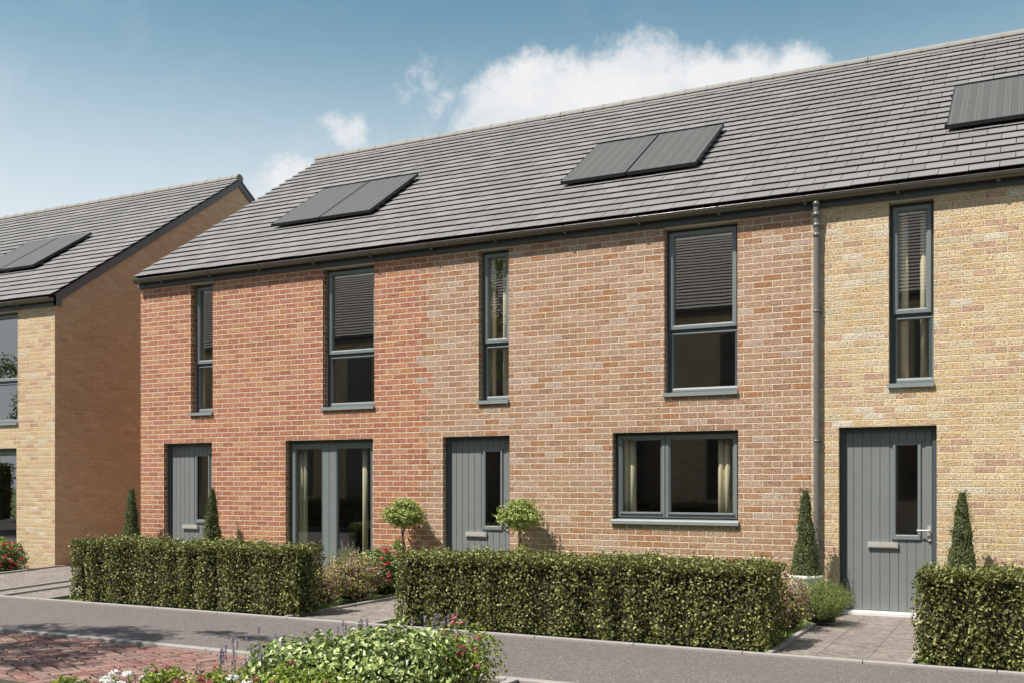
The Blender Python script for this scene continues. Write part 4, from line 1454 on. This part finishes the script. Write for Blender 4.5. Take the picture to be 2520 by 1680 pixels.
G1 = 'small_flowering_plant'
small_flowering((-3.36, 5.90), .24, .53, 1500, 18, 'upright plant with dark red flower heads at the right end of the bed', G1, 'flowering plant', P_MAR, .022)
small_flowering((-3.97, 4.88), .24, .37, 1500, 6, 'lime leaved plant with dark red flowers in front of the pale green bush', G1, 'flowering plant', P_MAR, .026)
small_flowering((-3.62, 4.82), .22, .35, 1200, 3, 'lime leaved plant with few red flowers at the bottom edge below the bush', G1, 'flowering plant', P_MAR, .026)
small_flowering((-4.55, 4.90), .20, .29, 1100, 8, 'red flowered plant between the white flowers and the lavender', G1, 'flowering plant', P_MAR, .022)
small_flowering((-4.74, 4.86), .17, .275, 1300, 5, 'yellow-green leafy plant left of the red flowers at the bottom edge', G1, 'flowering plant', P_MAR, .02, L_MIX, .026)
small_flowering((-5.02, 4.88), .16, .285, 900, 2, 'green leafy plant right of the white flower heads at the bottom', G1, 'flowering plant', P_MAR, .018)
small_flowering((-6.02, 4.92), .09, .12, 300, 1, 'low lime leafed plant at the bottom left of the photo', G1, 'flowering plant', P_MAR, .012)
small_flowering((-5.80, 4.88), .10, .13, 260, 1, 'thin-leaved green plant left of the white flower heads', G1, 'flowering plant', P_MAR, .012, L_FEATH, .03)

def white_heads(pts, lab):
    t_ = thing('white_flower', lab, 'white flower', pts[0], None)
    fl = flowers(pts, .038, 0, .018, 0, 110)
    for b_ in fl:
        b_.obj('flower_head', P_WHITE, t_)
    mb = MB()
    for q in pts:
        mb.tube([(q[0], q[1], 0), (q[0] + .01, q[1], q[2] * .6), tuple(q)], .004, 6)
        b = np.array(q) * np.array((1, 1, .6))
        mb.leaves(b + rng.normal(0, .04, (24, 3)) * np.array((1, 1, .6)), rng.normal(0, 1, (24, 3)), .035, .02, .4)
    mb.obj('foliage', L_BRIGHT, t_)

def at_px(px, py, Y):   # bottom-edge flower heads measured once, kept as world coordinates below
    return None
white_heads([(-5.50, 4.9, .185), (-5.37, 4.9, .19), (-5.59, 4.9, .135)], 'pair of round white flower heads at the bottom left, the tallest ones')
white_heads([(-5.42, 4.78, .15), (-5.33, 4.80, .14)], 'low white flower heads in front of the tallest pair')
white_heads([(-5.22, 4.9, .172)], 'small white flower head standing alone between green plants')
white_heads([(-4.39, 4.82, .262), (-4.25, 4.80, .25)], 'white flower cluster at the left foot of the pale green bush')

def lavender(stems, lab, group='lavender plants in the foreground bed'):
    t_ = thing('lavender', lab, 'lavender', (stems[0][0], stems[0][1], 0), group)
    fl, st = MB(), MB()
    for x, y, h in stems:
        lx, ly = random.uniform(-.05, .05), random.uniform(-.04, .04)
        st.tube([(x - lx, y - ly, 0), (x - lx * .3, y - ly * .3, h * .55), (x, y, h)], [.0022, .0018, .0014], 5, cap=False)
        nb = random.choice((4, 5, 6))
        for j in range(nb):
            zz = h - .008 - j * .013 - (.016 if j > 3 else 0)
            m_ = 14
            a = rng.random(m_) * 2 * np.pi
            rr = .0085 * (.7 + .3 * math.sin(j + 1))
            q = np.stack([x + rr * np.cos(a), y + rr * np.sin(a), zz + rng.normal(0, .003, m_)], 1)
            fl.leaves(q, np.stack([np.cos(a), np.sin(a), np.full(m_, .4)], 1), .011, .007, .4)
        q = np.array([(x - lx * (1 - k / 8), y - ly * (1 - k / 8), h * k / 14) for k in range(8)])
        st.leaves(np.repeat(q, 3, 0) + rng.normal(0, .008, (24, 3)), rng.normal(0, 1, (24, 3)), .035, .005, .4)
    fl.obj('flowers', P_LAV, t_)
    st.obj('stems', L_STEM, t_)

stA = [(-4.62 + random.uniform(-.25, .32), 5.12 + random.uniform(-.12, .25), random.uniform(.27, .47)) for k in range(30)] + [(-4.60, 5.3, .515), (-4.78, 5.25, .45), (-4.5, 5.35, .48)]
lavender(stA, 'tall lavender plant in front of the red paving')
stB = [(-4.30 + random.uniform(-.3, .32), 6.12 + random.uniform(-.15, .15), random.uniform(.40, .50)) for k in range(16)]
lavender(stB, 'lavender plant behind the left part of the pale green bush')
stC = [(-3.82 + random.uniform(-.2, .3), 6.25 + random.uniform(-.12, .12), random.uniform(.44, .555)) for k in range(16)]
lavender(stC, 'lavender plant behind the top of the pale green bush')

# ---------------------------------------------------------------- street tree out of frame on the left (its shade falls on the pavement)
t_ = thing('street_tree', 'young street tree standing left of the view, shading the pavement', 'tree', (-10.6, 3.0, 0))
mb = MB()
mb.tube([(-10.6, 3.0, -.05), (-10.58, 3.02, 1.5), (-10.5, 3.1, 3.2), (-10.3, 3.3, 5.0), (-10.1, 3.5, 6.4)], [.10, .08, .07, .045, .015], 10)
br = []
for k in range(26):
    z = 3.0 + k * .13
    a = k * 2.4
    ln = 1.5 * (1 - abs(k - 10) / 22)
    p1 = Vector((-10.45 + ln * math.cos(a), 3.15 + ln * math.sin(a), z + .8))
    mb.tube([(-10.48, 3.1, z), (-10.46 + .5 * ln * math.cos(a), 3.13 + .5 * ln * math.sin(a), z + .5), p1], [.03, .018, .006], 6)
    br.append(p1)
mb.obj('trunk', BARK, t_)
mb = MB()
for p1 in br:
    blob(mb, tuple(p1), (.36, .36, .22), 260, .085, .055, 0, spread=.8, shell=.9)
# a long low limb that reaches over the paving
for q in ((-9.35, 4.65, 4.8), (-9.0, 4.95, 5.2), (-9.6, 4.2, 4.5), (-8.55, 4.75, 5.4)):
    blob(mb, q, (.34, .14, .12), 170, .085, .055, 0, spread=.8, shell=.9)
mb.obj('crown', L_TREE, t_)

t_ = thing('street_tree', 'leafy street tree seen mirrored in the far left house window', 'tree', (-30, 1.5, 0))
MB().tube([(-30, 1.5, -.1), (-29.9, 1.5, 2.), (-30, 1.5, 5.)], [.14, .11, .05], 10).obj('trunk', BARK, t_)
mb = MB()
for k in range(16):
    blob(mb, (-30 + random.uniform(-1.2, 1.2), 1.5 + random.uniform(-1.2, 1.2), random.uniform(2.4, 5.6)), (.7, .7, .5), 420, .12, .08, 0, spread=.8, shell=.8)
mb.obj('crown', L_TREE, t_)
# ---------------------------------------------------------------- houses across the street (behind the camera, mirrored in the glass)
OY = -5.0
def opposite(xa, xb, pal_x, lab):
    h = thing('opposite_house', lab, 'house', ((xa + xb) / 2, OY - 4.5, 0), 'houses across the street')
    mb = MB()
    mb.box(xa, xb, OY - 9.0, OY, -.2, 6.6)
    bm_ = BRICK if pal_x is None else pal_x
    mb.obj('wall', bm_, h)
    L = math.hypot(4.7, 3.3)
    mb = MB()
    n = 24
    for k in range(n):
        a, b = k / n, (k + 1) / n
        y0_, z0_, y1_, z1_ = OY + .15 - 4.65 * a, 6.55 + 3.25 * a, OY + .15 - 4.65 * b, 6.55 + 3.25 * b
        mb.quad((xb, y0_, z0_ + .045), (xa, y0_, z0_ + .045), (xa, y1_, z1_ + .01), (xb, y1_, z1_ + .01), 0)
        mb.quad((xb, y0_, z0_), (xa, y0_, z0_), (xa, y0_, z0_ + .045), (xb, y0_, z0_ + .045), 1)
    mb.quad((xa, OY - 9.15, 6.55), (xb, OY - 9.15, 6.55), (xb, OY - 4.5, 9.8), (xa, OY - 4.5, 9.8), 0)
    for x in (xa, xb):
        mb.add([(x, OY, 6.5), (x, OY - 9, 6.5), (x, OY - 4.5, 9.75)], [(0, 1, 2)], 1)
    mb.obj('roof', [OTILE, TILE_EDGE], h)
    mb = MB()
    mb.box(xa, xb, OY + .03, OY + .06, 6.35, 6.55)
    mb.tube([(xa, OY + .12, 6.52), (xb, OY + .12, 6.52)], .055, 8)
    mb.obj('fascia', FASCIA, h)
    for (wa, wb, za, zb) in ((.7, 1.7, 3.9, 6.1), (3.4, 4.4, 3.9, 6.1), (3.0, 4.5, 1.0, 2.9), (.7, 1.7, .0, 2.8)):
        f = MB().box(xa + wa, xa + wb, OY + .002, OY + .03, za, zb)
        fo = f.obj('window', FRAME_D, h)
        g_ = MB()
        xm = (wa + wb) / 2
        for a, b in ((wa + .08, xm - .04), (xm + .04, wb - .08)):
            g_.quad((xa + b, OY + .033, za + .08), (xa + a, OY + .033, za + .08), (xa + a, OY + .033, zb - .08), (xa + b, OY + .033, zb - .08))
        g_.obj('pane', OGLASS, fo)
    return h

OBY = brick('facing_brick_across_street', 5., True)
ol = ['far left', 'second from the left', 'third from the left', 'fourth from the left', 'in the middle of the row', 'fourth from the right', 'third from the right', 'second from the right', 'far right']
for k in range(9):
    xa = -38.0 + k * 5.3
    opposite(xa, xa + 5.298, OBY, 'house across the street mirrored in the windows, ' + ol[k])
MB().box(-39, 12, OY, -3.0, -.3, -.03).obj('far_pavement', ASPH, kind='structure')
hedge(-24.0, -4.0, -4.4, -3.9, .9, 'long hedge across the street mirrored in the ground floor glass', 9000, .10, 1.)

hedge(-60.0, -38.5, -3.9, -2.9, 2.3, 'tall far hedge mirrored in the far left house windows', 9000, .16, 2.)
